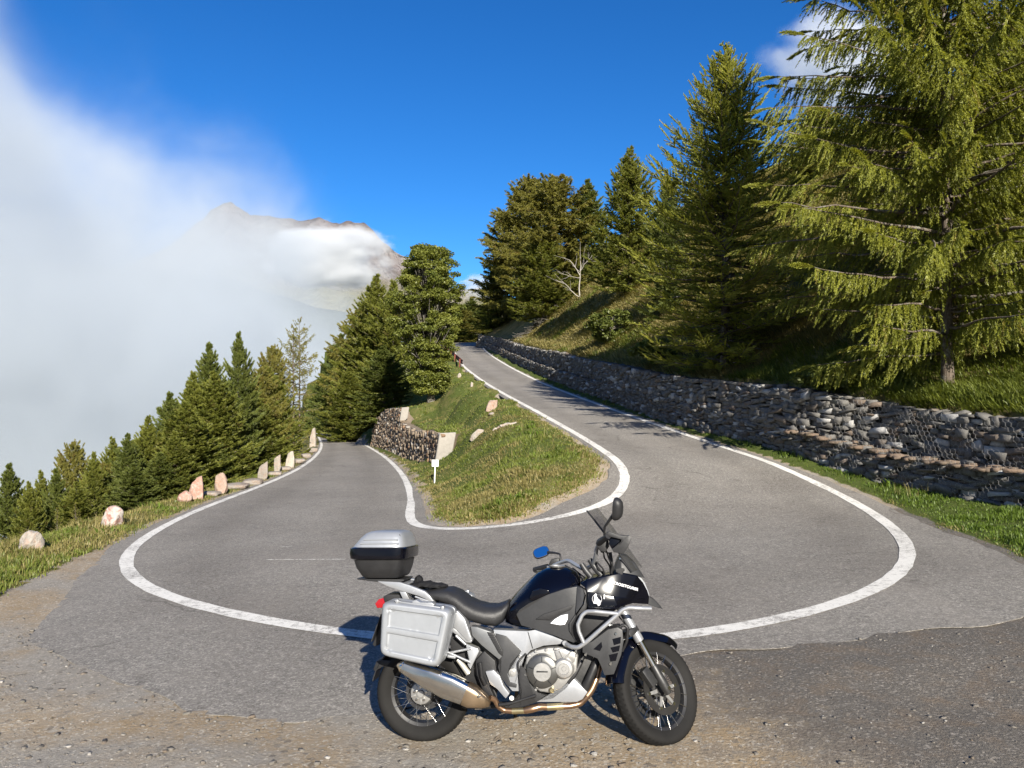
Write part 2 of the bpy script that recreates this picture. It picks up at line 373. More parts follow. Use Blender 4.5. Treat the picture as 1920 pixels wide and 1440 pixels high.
def mat_ground():
    t = NT('ground_soil'); p = t.pos()
    n_big = t.noise(0.55, p, 6, 0.65); n_mid = t.noise(3.1, p, 6, 0.7); n_f = t.noise(38, p, 5, 0.7); n_ff = t.noise(150, p, 3, 0.7)
    cell = t.vor(62, p, out='Color'); sx = t.n('SeparateColor'); t.set(sx.inputs[0], cell)
    cell2 = t.vor(24, t.mapping(p, (1, 1, 1), (0, 0, 0.6)), out='Color'); s2 = t.n('SeparateColor'); t.set(s2.inputs[0], cell2)
    # gravel: tan grit on the left, dark broken tarmac on the right
    tan = t.mix(n_f, (0.17, 0.135, 0.092), (0.48, 0.40, 0.30))
    tan = t.mix(t.ramp(n_mid, [(0.36, 0), (0.62, 1)]), t.mix(0.65, tan, (0.27, 0.19, 0.10)), tan)
    tan = t.mix(t.ramp(n_big, [(0.46, 0), (0.6, 0.75)]), tan, t.mix(n_ff, (0.15, 0.145, 0.13), (0.40, 0.38, 0.345)))
    tan = t.mix(t.ramp(sx.outputs[0], [(0.72, 0), (0.9, 0.7)]), tan, t.mix(sx.outputs[1], (0.2, 0.18, 0.145), (0.56, 0.51, 0.43)))
    tan = t.mix(t.ramp(s2.outputs[0], [(0.86, 0), (0.93, 0.6)]), tan, t.mix(s2.outputs[1], (0.10, 0.085, 0.07), (0.40, 0.37, 0.32)))
    dark = t.mix(n_ff, (0.045, 0.040, 0.034), (0.225, 0.205, 0.178))
    dark = t.mix(t.ramp(sx.outputs[0], [(0.55, 0), (0.97, 0.85)]), dark, t.mix(sx.outputs[1], (0.10, 0.088, 0.074), (0.36, 0.325, 0.28)))
    dark = t.mix(t.ramp(n_mid, [(0.48, 0), (0.74, 0.75)]), dark, (0.19, 0.142, 0.098))
    dk = t.attr('dark'); dk = t.math('ADD', dk, t.math('MULTIPLY', t.math('SUBTRACT', n_mid, 0.5), 0.9))
    grav = t.mix(t.ramp(dk, [(0.35, 0), (0.65, 1)]), tan, dark)
    # turf
    gr = t.mix(t.ramp(n_f, [(0.3, 0), (0.7, 1)]), (0.035, 0.055, 0.012), (0.105, 0.125, 0.03))
    dry = t.mix(n_f, (0.13, 0.10, 0.04), (0.33, 0.26, 0.115))
    dm = t.math('ADD', t.attr('dry'), t.math('MULTIPLY', t.math('SUBTRACT', n_big, 0.5), 1.3))
    dm = t.math('ADD', dm, t.math('MULTIPLY', t.math('SUBTRACT', n_mid, 0.5), 0.8))
    turf = t.mix(t.ramp(dm, [(0.3, 0), (0.8, 1)]), gr, dry)
    turf = t.mix(t.ramp(t.noise(7, p, 4), [(0.6, 0), (0.75, 0.6)]), turf, (0.05, 0.04, 0.02))
    gm = t.math('ADD', t.attr('grass'), t.math('MULTIPLY', t.math('SUBTRACT', n_mid, 0.5), 0.7))
    c = t.mix(t.ramp(gm, [(0.42, 0), (0.58, 1)]), grav, turf)
    h = t.math('ADD', t.math('ADD', n_f, t.math('MULTIPLY', sx.outputs[2], 0.35)), t.math('MULTIPLY', n_ff, 0.3))
    t.bsdf(c, 0.95, 0, 0.15, t.bump(h, 0.9, 0.018)); return t.m

def poly_px(pts): return np.array([at(*p)[:2] for p in pts])
GRASS_LEFT = np.concatenate([poly_px([(334,972),(255,1003),(205,1024),(142,1046),(108,1066),(66,1088),(8,1110),(-40,1150),(-120,1190)]), [[-60, 4], [-60, 60], [-9, 60]]])
GR_NEAR_RIGHT = poly_px([(1790,1030),(1850,1062),(1900,1084),(1990,1110)])

def build_land():
    gx = np.concatenate([-np.geomspace(13, 240, 62)[::-1], np.arange(-12.8, 13.1, 0.2), np.geomspace(13.4, 170, 46)])
    gy = np.concatenate([np.arange(-9, 27, 0.2), 27 + np.cumsum(np.geomspace(0.22, 6, 110))])
    X, Y = np.meshgrid(gx, gy); z, I = zterr(X, Y, True)
    n, m = len(gx), len(gy)
    x, y = X.ravel(), Y.ravel()
    build_land.grid = (gx, gy, z)
    behind = I['s1'] > 0.2
    grass = np.where(I['isl'], sstep(0.12, 0.5, I['di']), 0)
    leftg = inpoly(x, y, GRASS_LEFT) | ((fr[I['ko']] < 2.3) & ~I['isl'])
    grass = np.where(leftg & ~I['rd'], sstep(0.05, 0.4, I['do']), grass)
    yr = np.interp(x, GR_NEAR_RIGHT[:, 0], GR_NEAR_RIGHT[:, 1])
    rg = (x > 1.0) & (fr[I['ko']] > 6.5) & ~I['isl'] & (y > yr) & (x > 4 - 0 * y)
    rg |= (fr[I['ko']] > 7.6) & ~I['isl']
    grass = np.where(rg & ~behind & ~I['rd'], sstep(0.0, 0.35, I['do']), grass)
    grass = np.where(behind, 1.0, grass)
    dry = np.where(I['isl'], 0.32 + 0.45 * (1 - sstep(0.2, 1.3, I['di'])) * (y < 20), 0.5)
    dry = np.where(behind, 0.62, dry); dry = np.where(rg & ~behind, -0.1 + 0.6 * (1 - sstep(0, 0.45, I['do'])), dry)
    dark = sstep(-1.0, 3.2, x + 0.35 * (y - 5)) * 0.8; dark = np.where(y > 14, 0, dark)
    idx = np.arange(n * m).reshape(m, n)
    F = np.stack([idx[:-1, :-1], idx[:-1, 1:], idx[1:, 1:], idx[1:, :-1]], -1).reshape(-1, 4)
    V = np.stack([x, y, z.ravel()], 1)
    me = mesh_np('ground', V, F, dict(grass=grass, dry=dry, dark=dark))
    o = link_mesh('ground', me, mat_ground(), smooth=True); tag(o, kind='structure')
    # road
    K = 18; f = np.linspace(0, 1, K)[None, :, None]
    P = AO[:, None, :] * (1 - f) + AI[:, None, :] * f
    zz = zroad(P[..., 0], P[..., 1])
    crown = 0.0
    V = np.concatenate([P, zz[..., None]], -1)
    dirt = np.zeros((NS, K)); fi = np.linspace(0, 1, K)[None, :]
    near = ((fr > 2.6) & (fr < 7.4))[:, None]
    wd = np.linalg.norm(AO - AI, axis=1)[:, None] * fi
    dirt = np.where(near, 0.32 * (1 - sstep(0.0, 0.45, wd)), 0.4 * (1 - sstep(0, 0.3, wd)))
    # thickness: a skirt at both edges
    lo = V.copy(); lo[..., 2] -= 0.06; lo[:, 0, 2] += np.where((fr > 2.4) & (fr < 7.6), 0.054, 0); lo[:, -1, :2] += NI * 0.10
    V2 = np.concatenate([lo[:, :1], V[:, :1], V, V[:, -1:], lo[:, -1:]], 1); d2 = np.concatenate([dirt[:, :1], dirt[:, :1], dirt, dirt[:, -1:], dirt[:, -1:]], 1)
    ac = np.repeat(np.concatenate([[0, 0], np.linspace(0, 1, K), [1, 1]])[None], NS, 0)
    k2 = K + 4; idx = np.arange(NS * k2).reshape(NS, k2)
    F = np.stack([idx[:-1, :-1], idx[:-1, 1:], idx[1:, 1:], idx[1:, :-1]], -1).reshape(-1, 4)
    F = F.reshape(NS - 1, k2 - 1, 4)[:, [j for j in range(k2 - 1) if j not in (1, k2 - 3)]].reshape(-1, 4)
    me = mesh_np('road', V2.reshape(-1, 3), F, dict(dirt=d2.ravel(), across=ac.ravel()))
    o = link_mesh('road', me, mat_asphalt(), smooth=True); tag(o, kind='structure')
    # painted edge lines: thin sheets 4 mm above the tarmac
    def ribbon(name, P, wid, mat):
        t = np.gradient(P, axis=0); t /= np.linalg.norm(t, axis=1)[:, None]; nn = np.stack([-t[:, 1], t[:, 0]], 1)
        w5 = np.linspace(-0.5, 0.5, 4)
        jit = 1 + 0.05 * np.random.default_rng(3).normal(size=(len(P), 1))
        Q = P[:, None, :] + nn[:, None, :] * (w5[None, :, None] * (wid * jit)[:, :, None])
        zq = zroad(Q[..., 0], Q[..., 1]) + 0.007
        V = np.concatenate([Q, zq[..., None]], -1); L = len(P)
        idx = np.arange(L * 4).reshape(L, 4)
        F = np.stack([idx[:-1, :-1], idx[:-1, 1:], idx[1:, 1:], idx[1:, :-1]], -1).reshape(-1, 4)
        o = link_mesh(name, mesh_np(name, V.reshape(-1, 3), F), mat); tag(o, kind='structure'); return o
    mp = mat_paint()
    wl = np.full((900, 1), 0.21)
    ribbon('edge_line_marking', smooth(resample(LO, 900), 24), wl, mp)
    ribbon('edge_line_marking', smooth(resample(LI, 900), 16), wl * 1.05, mp)
    return o
build_land()
def zfast(x, y):
    gx, gy, z = build_land.grid
    i = np.clip(np.searchsorted(gx, x) - 1, 0, len(gx) - 2); j = np.clip(np.searchsorted(gy, y) - 1, 0, len(gy) - 2)
    u = (x - gx[i]) / (gx[i + 1] - gx[i]); v = (y - gy[j]) / (gy[j + 1] - gy[j])
    return z[j, i] * (1 - u) * (1 - v) + z[j, i + 1] * u * (1 - v) + z[j + 1, i] * (1 - u) * v + z[j + 1, i + 1] * u * v
for a, b, wd_ in ((( 500,1050),(648,1049),0.022), ((526,1026),(545,1025.5),0.022)):
    A, B = at(*a), at(*b); P = resample(np.array([A[:2], B[:2]]), 40)
    P += np.random.default_rng(9).normal(size=P.shape) * 0.006
    zq = zroad(P[:, 0], P[:, 1]) + 0.006
    w2_ = wd_ * 0.5 * np.abs(np.random.default_rng(4).normal(1, 0.45, 40)); 
    V = np.concatenate([np.stack([P[:, 0], P[:, 1] - w2_, zq], 1), np.stack([P[:, 0], P[:, 1] + w2_, zq], 1)])
    i = np.arange(39); F = np.stack([i, i + 1, i + 41, i + 40], 1)
    tag(link_mesh('chalk_scratch_marking', mesh_np('chalk_scratch_marking', V, F), bpy.data.materials['road_paint']), kind='structure')
# ------------------------------------------------------------------ stones, walls, posts, signs
def mat_stone(name, attr_tint=True, base=((0.075, 0.072, 0.067), (0.20, 0.19, 0.175)), white=(0.50, 0.49, 0.47), warm=(0.20, 0.135, 0.09), scale=6.0):
    t = NT(name); p = t.pos()
    a = t.attr('tint') if attr_tint else t.noise(1.0, p)
    n1 = t.noise(scale, p, 6, 0.7); n2 = t.noise(scale * 6, p, 4, 0.7)
    c = t.mix(n1, base[0], base[1])
    c = t.mix(t.ramp(a, [(0.55, 0), (0.65, 0.5), (0.72, 0.6), (0.75, 0)]), c, t.mix(n2, tuple(0.55 * v for v in warm), warm))
    c = t.mix(t.ramp(a, [(0.87, 0), (0.9, 0.85), (1.0, 1)]), c, t.mix(n1, tuple(0.45 * v for v in white), white))
    c = t.mix(t.ramp(n2, [(0.62, 0), (0.78, 0.5)]), c, (0.30, 0.29, 0.26))
    c = t.mix(t.ramp(t.noise(scale * 0.6, p, 5, 0.7), [(0.56, 0), (0.72, 0.4)]), c, (0.06, 0.07, 0.03))
    t.bsdf(c, 0.9, 0, 0.25, t.bump(t.math('ADD', n1, t.math('MULTIPLY', n2, 0.5)), 0.8, 0.03)); return t.m
M_WALL = mat_stone('wall_stone')
M_BROWN = mat_stone('brown_wall_stone', base=((0.11, 0.085, 0.06), (0.29, 0.23, 0.17)), white=(0.5, 0.46, 0.40), warm=(0.26, 0.13, 0.065))
M_GAP = simple('dark_wall_core', (0.05, 0.047, 0.042), 0.95, var=0.3, scale=9)
M_CONC = simple('concrete', (0.27, 0.25, 0.22), 0.9, var=0.2, scale=9, bumpy=0.3)

_g = np.array([(i, j, k) for i in (-1, 0, 1) for j in (-1, 0, 1) for k in (-1, 0, 1) if (i, j, k) != (0, 0, 0)], float)
_id = {tuple(v.astype(int)): n for n, v in enumerate(_g)}
_q = []
for ax in range(3):
    for sgn in (-1, 1):
        b, c = (ax + 1) % 3, (ax + 2) % 3
        for i in (-1, 0):
            for j in (-1, 0):
                f = []
                for (di, dj) in ((0, 0), (1, 0), (1, 1), (0, 1)):
                    v = [0, 0, 0]; v[ax] = sgn; v[b] = i + di; v[c] = j + dj; f.append(_id[tuple(v)])
                _q.append(f if sgn > 0 else f[::-1])
_q = np.array(_q)
_nrm = _g / np.linalg.norm(_g, axis=1)[:, None]
ROCK = _g * 0.98 + _nrm * 0.03
def stones(C, AX, S, seed=0, jit=0.13, rnd=None):
    """C (n,3) centres, AX (n,3,3) rows = local axes, S (n,3) half sizes -> V, F"""
    r = np.random.default_rng(seed); n = len(C)
    cj = r.normal(size=(n, 8, 3)) * jit * np.array([1.25, 0.9, 1.25]); cs = np.array([(i, j, k) for i in (-1, 1) for j in (-1, 1) for k in (-1, 1)], float)
    wt = np.prod((1 + _g[:, None, :] * cs[None]) / 2, axis=2)
    L = ROCK[None] + np.einsum('vc,ncd->nvd', wt, cj) + r.normal(size=(n, 26, 3)) * jit * 0.25
    L = L * S[:, None, :]
    V = C[:, None, :] + np.einsum('nvk,nkc->nvc', L, AX)
    F = (_q[None] + (np.arange(n) * 26)[:, None, None]).reshape(-1, 4)
    return V.reshape(-1, 3), F

def wall_face(path, nrm, h0, h1, set_, batter, course, length, seed, zb, depth=0.16, tall=1.0):
    """lay courses of stones along a path; h0/h1/set_ are functions of the path index"""
    r = np.random.default_rng(seed)
    s = np.concatenate([[0], np.cumsum(np.linalg.norm(np.diff(path, axis=0), axis=1))])
    C, A, S, T = [], [], [], []
    tot = s[-1]; h = 0.0; row = 0
    hmax = max(h1)
    while h < hmax:
        ch = r.uniform(*course); pos = r.uniform(-0.3, 0)
        while pos < tot:
            ii = np.interp(pos, s, np.arange(len(s))); yy = np.interp(ii, np.arange(len(s)), path[:, 1])
            far = max(1.0, yy / 30.0)
            ln = r.uniform(*length) * min(far, 1.9); c = pos + ln / 2
            i = np.interp(c, s, np.arange(len(s))); k = int(min(i, len(s) - 1))
            lo, hi = h0[k], h1[k]
            hc = h + ch / 2 + r.normal() * ch * 0.12
            if lo - 0.04 <= hc - ch / 2 + 0.05 and hc < hi:
                x = np.interp(i, np.arange(len(s)), path[:, 0]); y = np.interp(i, np.arange(len(s)), path[:, 1])
                n = nrm[k]; tz = np.array([-n[1], n[0], 0]); nn = np.array([n[0], n[1], 0.0])
                off = -set_[k] - batter * (hc - lo) + r.normal() * 0.035
                cz = zb(x, y) + hc
                cen = np.array([x, y, cz]) + nn * (off - depth * 0.55)
                rot = r.normal() * 0.13
                up = np.array([0, 0, 1.0]); a0 = tz * math.cos(rot) + up * math.sin(rot); a2 = up * math.cos(rot) - tz * math.sin(rot)
                hh = ch * r.uniform(0.6, 1.35) * tall
                C.append(cen); A.append([a0, nn, a2]); S.append([ln / 2 * 0.99, depth * r.uniform(0.5, 0.75), hh / 2 * 1.0]); T.append(r.random())
            pos += ln * r.uniform(0.93, 1.03)
        h += ch * 0.93; row += 1
    V, F = stones(np.array(C), np.array(A), np.array(S), seed, 0.17)
    return V, F, np.repeat(np.array(T), 26)

def zb1(x, y): return float(base_right(np.array([x]), np.array([min(y, 112)]))[0]) - 0.05
IDX1 = np.arange(len(W1))
sel = (W1[:, 1] > 3.0)
P1, Q1 = W1[sel], N1[sel]; H1 = np.array([wall_h(k * 0.5) for k in IDX1[sel]])
ST = 0.52 * sstep(19.5, 16.5, P1[:, 1]) + 0.34 * sstep(30, 40, P1[:, 1])           # how far the upper tier steps back
LH = np.where(P1[:, 1] < 25, 0.86 - 0.10 * sstep(12, 17, P1[:, 1]), 0.85)
HASL = ST > 0.03
wall = empty('gabion_stone_wall', tuple(np.append(P1[len(P1) // 2], zb1(*P1[len(P1) // 2]))), 'long dry stone retaining wall in wire mesh along the right verge under the larches', 'stone wall')
def relto(V, o): return V - np.array(o.location)[None]
Z0 = np.zeros(len(P1))
V, F, T = wall_face(P1, Q1, Z0, LH, Z0, 0.06, (0.05, 0.13), (0.12, 0.44), 5, zb1)
link_mesh('lower_tier', mesh_np('lower_tier', relto(V, wall), F, dict(tint=T)), M_WALL, wall)
V, F, T = wall_face(P1, Q1, LH - 0.06, H1 + 0.02, ST, 0.06, (0.06, 0.17), (0.12, 0.5), 6, zb1)
link_mesh('upper_tier', mesh_np('upper_tier', relto(V, wall), F, dict(tint=T)), M_WALL, wall)
# solid core behind the faces, with the flat top of each tier
pr = []
for k in range(len(P1)):
    zb_ = zb1(*P1[k]); n = Q1[k]
    prof = [(-0.10, -0.5), (-0.13, LH[k] - 0.05), (-ST[k] - 0.16, LH[k] - 0.03), (-ST[k] - 0.2, H1[k] - 0.06), (-1.45, H1[k] - 0.02), (-1.45, -0.5)]
    pr.append([(P1[k, 0] + n[0] * o, P1[k, 1] + n[1] * o, zb_ + h) for o, h in prof])
pr = np.array(pr); L, K = pr.shape[:2]; idx = np.arange(L * K).reshape(L, K)
F = np.stack([idx[:-1, :-1], idx[1:, :-1], idx[1:, 1:], idx[:-1, 1:]], -1).reshape(-1, 4)
link_mesh('wall_core', mesh_np('wall_core', relto(pr.reshape(-1, 3), wall), F), M_GAP, wall)
# ledge of earth and flat brown stones on the lower tier
lg = np.where(HASL & (P1[:, 1] < 22))[0]
r = np.random.default_rng(8); C, A, S, T = [], [], [], []
for _ in range(420):
    k = int(r.choice(lg)); n = Q1[k]; u = r.uniform(0.02, 1) * ST[k]; zb_ = zb1(*P1[k])
    C.append([P1[k, 0] - n[0] * u + r.normal() * 0.1, P1[k, 1] - n[1] * u + r.normal() * 0.1, zb_ + LH[k] - 0.01 + r.normal() * 0.012])
    a = r.uniform(0, 6.3); A.append([[math.cos(a), math.sin(a), 0], [-math.sin(a), math.cos(a), 0], [0, 0, 1]]); S.append([r.uniform(0.05, 0.17), r.uniform(0.05, 0.12), 0.03]); T.append(r.uniform(0.45, 0.8))
V, F = stones(np.array(C), np.array(A), np.array(S), 3)
link_mesh('ledge', mesh_np('ledge', relto(V, wall), F, dict(tint=np.repeat(T, 26))), mat_stone('ledge_earth', base=((0.085, 0.065, 0.048), (0.20, 0.155, 0.12)), warm=(0.22, 0.15, 0.105)), wall, True)

def tubes_np(A, B, r0, sides=3):
    """many straight thin tubes from A to B (n,3)"""
    A = np.asarray(A, float); B = np.asarray(B, float); n = len(A)
    d = B - A; d /= np.linalg.norm(d, axis=1)[:, None] + 1e-9
    ref = np.where(np.abs(d[:, 2:3]) > 0.9, np.array([[1.0, 0, 0]]), np.array([[0, 0, 1.0]]))
    u = np.cross(d, ref); u /= np.linalg.norm(u, axis=1)[:, None]; v = np.cross(d, u)
    r0 = np.broadcast_to(np.asarray(r0, float), (n,)) if np.ndim(r0) < 2 else r0
    V = []
    for e, P in enumerate((A, B)):
        rr = r0[:, e] if np.ndim(r0) == 2 else r0
        for k in range(sides):
            a = 2 * math.pi * k / sides
            V.append(P + (u * math.cos(a) + v * math.sin(a)) * rr[:, None])
    V = np.stack(V, 1)
    F = np.array([[k, (k + 1) % sides, sides + (k + 1) % sides, sides + k] for k in range(sides)])
    return V.reshape(-1, 3), (F[None] + (np.arange(n) * 2 * sides)[:, None, None]).reshape(-1, 4)

# hexagonal wire netting over the near part
sP = np.concatenate([[0], np.cumsum(np.linalg.norm(np.diff(P1, axis=0), axis=1))])
near = np.where(P1[:, 1] < 19.5)[0]; s0, s1_ = sP[near[0]], sP[near[-1]]
cw = 0.115; A, B = [], []
def wp(s, h, tier):
    i = np.interp(s, sP, np.arange(len(sP))); k = int(i); x = np.interp(s, sP, P1[:, 0]); y = np.interp(s, sP, P1[:, 1]); n = Q1[k]
    o = (0.055 - 0.06 * h) if tier == 0 else (0.055 - ST[k] - 0.06 * (h - LH[k]))
    o += 0.02 * math.sin(s * 5 + h * 7)
    return (x + n[0] * o, y + n[1] * o, zb1(x, y) + h)
for tier, (ha, hb) in enumerate(((0.06, 0.86), (0.86, 1.8))):
    row = 0; h = ha
    while h < hb:
        s = s0 + (cw / 2 if row % 2 else 0)
        while s < s1_ - cw:
            if not (r.random() < 0.06 + 0.6 * (np.interp(s, sP, P1[:, 1]) > 17.8)):
                q = [wp(s, h, tier), wp(s + cw / 2, h + 0.035, tier), wp(s + cw, h, tier), wp(s + cw / 2, h + 0.035 + 0.06, tier)]
                A += [q[0], q[1], q[1]]; B += [q[1], q[2], q[3]]
            s += cw
        h += 0.095; row += 1
V, F = tubes_np(A, B, 0.0023)
link_mesh('wire_mesh', mesh_np('wire_mesh', relto(V, wall), F), simple('galvanised_wire', (0.34, 0.33, 0.32), 0.6, 0.3), wall)

# the brown wall beside the lower road
bw = empty('brown_stone_wall', tuple(np.append(W2[30], zroad(*W2[30]))), 'brown stone retaining wall with pale concrete ends beside the lower road', 'stone wall')
def zb2(x, y): return float(zroad(np.array([x]), np.array([y]))[0])
H2 = w2h(np.linspace(0, 1, 60)); Z2 = np.zeros(60)
V, F, T = wall_face(W2, N2, Z2, H2, Z2, 0.16, (0.08, 0.2), (0.12, 0.36), 9, zb2, 0.16)
link_mesh('stone_face', mesh_np('stone_face', relto(V, bw), F, dict(tint=T)), M_BROWN, bw)
pr = []
for k in range(60):
    zb_ = zb2(*W2[k]); n = N2[k]
    pr.append([(W2[k, 0] + n[0] * o, W2[k, 1] + n[1] * o, zb_ + h) for o, h in ((-0.08, -0.6), (-0.1 - 0.16 * H2[k], H2[k] - 0.02), (-1.3, H2[k] - 0.02), (-1.3, -0.6))])
pr = np.array(pr); idx = np.arange(240).reshape(60, 4)
F = [np.stack([idx[:-1, :-1], idx[1:, :-1], idx[1:, 1:], idx[:-1, 1:]], -1).reshape(-1, 4), idx[-1:, :], idx[:1, ::-1]]
link_mesh('wall_core', mesh_np('wall_core', relto(pr.reshape(-1, 3), bw), F), M_BROWN, bw)
def slab(name, k0, k1, ha, hb, thick, parent, mat, back=0.75):
    """vertical end slab of concrete across the wall at path index k0"""
    k = k0; n = np.array([N2[k][0], N2[k][1]]); t = np.array([-n[1], n[0]]); 
    if t[1] > 0: t = -t
    zb_ = zb2(*W2[k]); bm = bmesh.new(); vs = []
    def pt(o, a, h): return (W2[k, 0] + n[0] * o + t[0] * a - parent.location.x, W2[k, 1] + n[1] * o + t[1] * a - parent.location.y, zb_ + h - parent.location.z)
    for a in (0, thick):
        vs.append([bm.verts.new(pt(o, a, h)) for o, h in ((0.06 - 0.16 * ha, ha), (0.06 - 0.16 * hb, hb), (-back - 0.16 * hb, hb + 0.02), (-back * 0.75 - 0.16 * hb, ha + 0.45 * (hb - ha)))])
    for i in range(4): bm.faces.new((vs[0][i], vs[0][(i + 1) % 4], vs[1][(i + 1) % 4], vs[1][i]))
    bm.faces.new(vs[0][::-1]); bm.faces.new(vs[1])
    bmesh.ops.recalc_face_normals(bm, faces=bm.faces[:])
    bmesh.ops.bevel(bm, geom=bm.edges[:], offset=0.03, segments=1, affect='EDGES')
    me = bpy.data.meshes.new(name); bm.to_mesh(me); bm.free(); return link_mesh(name, me, mat, parent)
slab('concrete_end', 59, 59, -0.2, 1.24, 0.14, bw, M_CONC, 0.62)
slab('concrete_end', 29, 29, 1.75, 2.95, 0.14, bw, M_CONC, 0.4)

# ---- single rocks
def rockmesh(name, w_, d_, h_, seed, shape='boulder', sub=3):
    bm = bmesh.new(); bmesh.ops.create_icosphere(bm, subdivisions=sub, radius=1)
    r = random.Random(seed); o = Vector((r.uniform(-50, 50), r.uniform(-50, 50), r.uniform(-50, 50)))
    planes = [(Vector((r.gauss(0, 1), r.gauss(0, 1), r.gauss(0, 0.7))).normalized(), r.uniform(0.62, 0.9) + (0.14 if shape == 'stele' else 0)) for _ in range(9)]
    for v in bm.verts:
        c = v.co.copy(); m = max(abs(c.x), abs(c.y), abs(c.z))
        if shape == 'slab': c = c.lerp(c / m, 0.75)
        if shape == 'stele': c = c.lerp(c / m, 0.92)
        for n, dd in planes:
            e = c.dot(n) - dd
            if e > 0: c -= n * e * (0.85 if shape != 'slab' else 0.3)
        c += c.normalized() * (0.11 * mnoise.noise(c * 1.6 + o) + 0.06 * mnoise.noise(c * 4.5 + o))
        if shape == 'stele':
            t = (c.z + 1) / 2; c.x *= 1.0 - 0.12 * max(0, t - 0.4) * 2; c.y *= 1 - 0.25 * t; c.x += 0.12 * t; c.z += 0.22 * c.x * t
        if shape == 'boulder': t = (c.z + 1) / 2; c.x *= 1.12 - 0.42 * t; c.y *= 1.1 - 0.3 * t; c.x += 0.18 * t * r.choice((1,))
        v.co = Vector((c.x * w_ / 2, c.y * d_ / 2, (c.z * 0.5 + 0.5) * h_ - 0.14 * h_))
    me = bpy.data.meshes.new(name); bm.to_mesh(me); bm.free(); return me
def mat_rock(name, c0, c1, c2=None):
    t = NT(name); p = t.coord(); n1 = t.noise(2.6, p, 6, 0.7); n2 = t.noise(16, p, 5, 0.75); v = t.noise(5, p, 5, 0.7, dist=1.5)
    c = t.mix(t.ramp(n1, [(0.3, 0), (0.7, 1)]), c0, c1)
    if c2: c = t.mix(t.ramp(v, [(0.46, 0), (0.6, 0.9)]), c, c2)
    c = t.mix(t.ramp(n2, [(0.55, 0), (0.75, 0.6)]), c, tuple(0.45 * k for k in c0))
    t.bsdf(c, 0.88, 0, 0.25, t.bump(t.math('ADD', n1, n2), 0.9, 0.03)); return t.m
R_PALE = mat_rock('pale_rock', (0.23, 0.21, 0.18), (0.42, 0.385, 0.34), (0.32, 0.235, 0.185))
R_RED = mat_rock('red_rock', (0.29, 0.145, 0.105), (0.42, 0.28, 0.225), (0.44, 0.35, 0.30))
R_PINK = mat_rock('pink_rock', (0.27, 0.195, 0.15), (0.41, 0.325, 0.27), (0.31, 0.185, 0.13))
R_GREY = mat_rock('grey_rock', (0.18, 0.16, 0.14), (0.33, 0.30, 0.265), (0.25, 0.19, 0.15))
def put_rock(name, px, py, wpx, hpx, mat, label, cat, seed, shape='boulder', deep=0.7, rz=0.0, rx=0.0, ry=0.0, group=None, sink=0.0):
    g = ground(px, py); k = g[1] / FPX
    me = rockmesh(name, wpx * k, wpx * k * deep, hpx * k * (1.04 if shape == 'stele' else 1.18), seed, shape, 4 if shape != 'slab' else 3)
    o = link_mesh(name, me, mat, None, True); o.location = (g[0], g[1] + wpx * k * deep * 0.4, g[2] - sink); o.rotation_euler = (rx, ry, rz)
    return tag(o, label, cat, group)
put_rock('boulder', 46, 1036, 52, 38, R_PALE, 'low pale boulder at the far left edge of the grass verge', 'boulder', 3)
put_rock('boulder', 202, 988, 46, 38, mat_rock('white_red_rock', (0.36, 0.32, 0.29), (0.50, 0.46, 0.42), (0.28, 0.12, 0.09)), 'whitish boulder with a dark red side on the left verge', 'boulder', 8)
put_rock('boulder', 342, 941, 30, 19, R_RED, 'small rusty red stone leaning at the foot of the red standing stone', 'boulder', 15)
ROWG = 'standing stones along the lower road'
put_rock('standing_stone', 364, 936, 26, 43, R_RED, 'reddest standing stone, blocky, beside the small rusty stone', 'standing stone', 21, 'stele', 0.6, 0.3, group=ROWG)
put_rock('standing_stone', 412, 926, 23, 42, R_PINK, 'pinkish tan standing stone with a slanted top, second from the near end', 'standing stone', 33, 'stele', 0.6, 0.1, group=ROWG)
put_rock('standing_stone', 491, 899, 18, 34, R_GREY, 'greyest standing stone with a rounded top, next to a flat slab', 'standing stone', 45, 'stele', 0.6, 0.2, group=ROWG)
put_rock('standing_stone', 519, 886, 13, 33, R_PALE, 'thin whitish standing stone with a notched side', 'standing stone', 57, 'stele', 0.6, -0.2, group=ROWG)
put_rock('standing_stone', 542, 877, 16, 32, mat_rock('cream_rock', (0.32, 0.285, 0.235), (0.46, 0.41, 0.35)), 'cream standing stone tapering to a point on its right side', 'standing stone', 63, 'stele', 0.6, 0.0, group=ROWG)
put_rock('standing_stone', 586, 836, 12, 35, R_PALE, 'tallest and farthest standing stone where the lower road disappears', 'standing stone', 71, 'stele', 0.6, 0.0, group=ROWG)
SLG = 'flat stones lying along the lower road edge'
for i, (px, py, w_, h_, lb) in enumerate([(393, 930, 34, 7, 'flat grey slab in the grass between the red and the pink standing stones'),
        (438, 917, 44, 9, 'long flat grey slab just past the pinkish standing stone'), (470, 909, 40, 9, 'wide flat slab in front of the grey standing stone'),
        (512, 891, 26, 6, 'flat slab at the foot of the thin whitish standing stone'), (533, 882, 24, 6, 'narrow flat slab in front of the cream standing stone'),
        (561, 868, 22, 7, 'pale flat slab just past the cream standing stone'), (572, 858, 20, 7, 'tilted pale slab halfway to the farthest standing stone'),
        (583, 848, 20, 8, 'stacked grey slab nearest below the farthest standing stone')]):
    put_rock('stone_slab', px, py, w_, h_, R_GREY, lb, 'stone slab', 80 + i, 'slab', 0.8, 0.1 * i, 0.04, group=SLG)
put_rock('rock', 920, 771, 21, 24, R_PINK, 'tan square rock standing in the grass high on the spur', 'rock', 101, 'stele', 0.7, 0.4, 0, 0.25)
put_rock('rock', 888, 826, 17, 27, R_PALE, 'slender pale rock tilted to the right in the middle of the spur', 'rock', 104, 'stele', 0.6, 0.1, 0, 0.5)
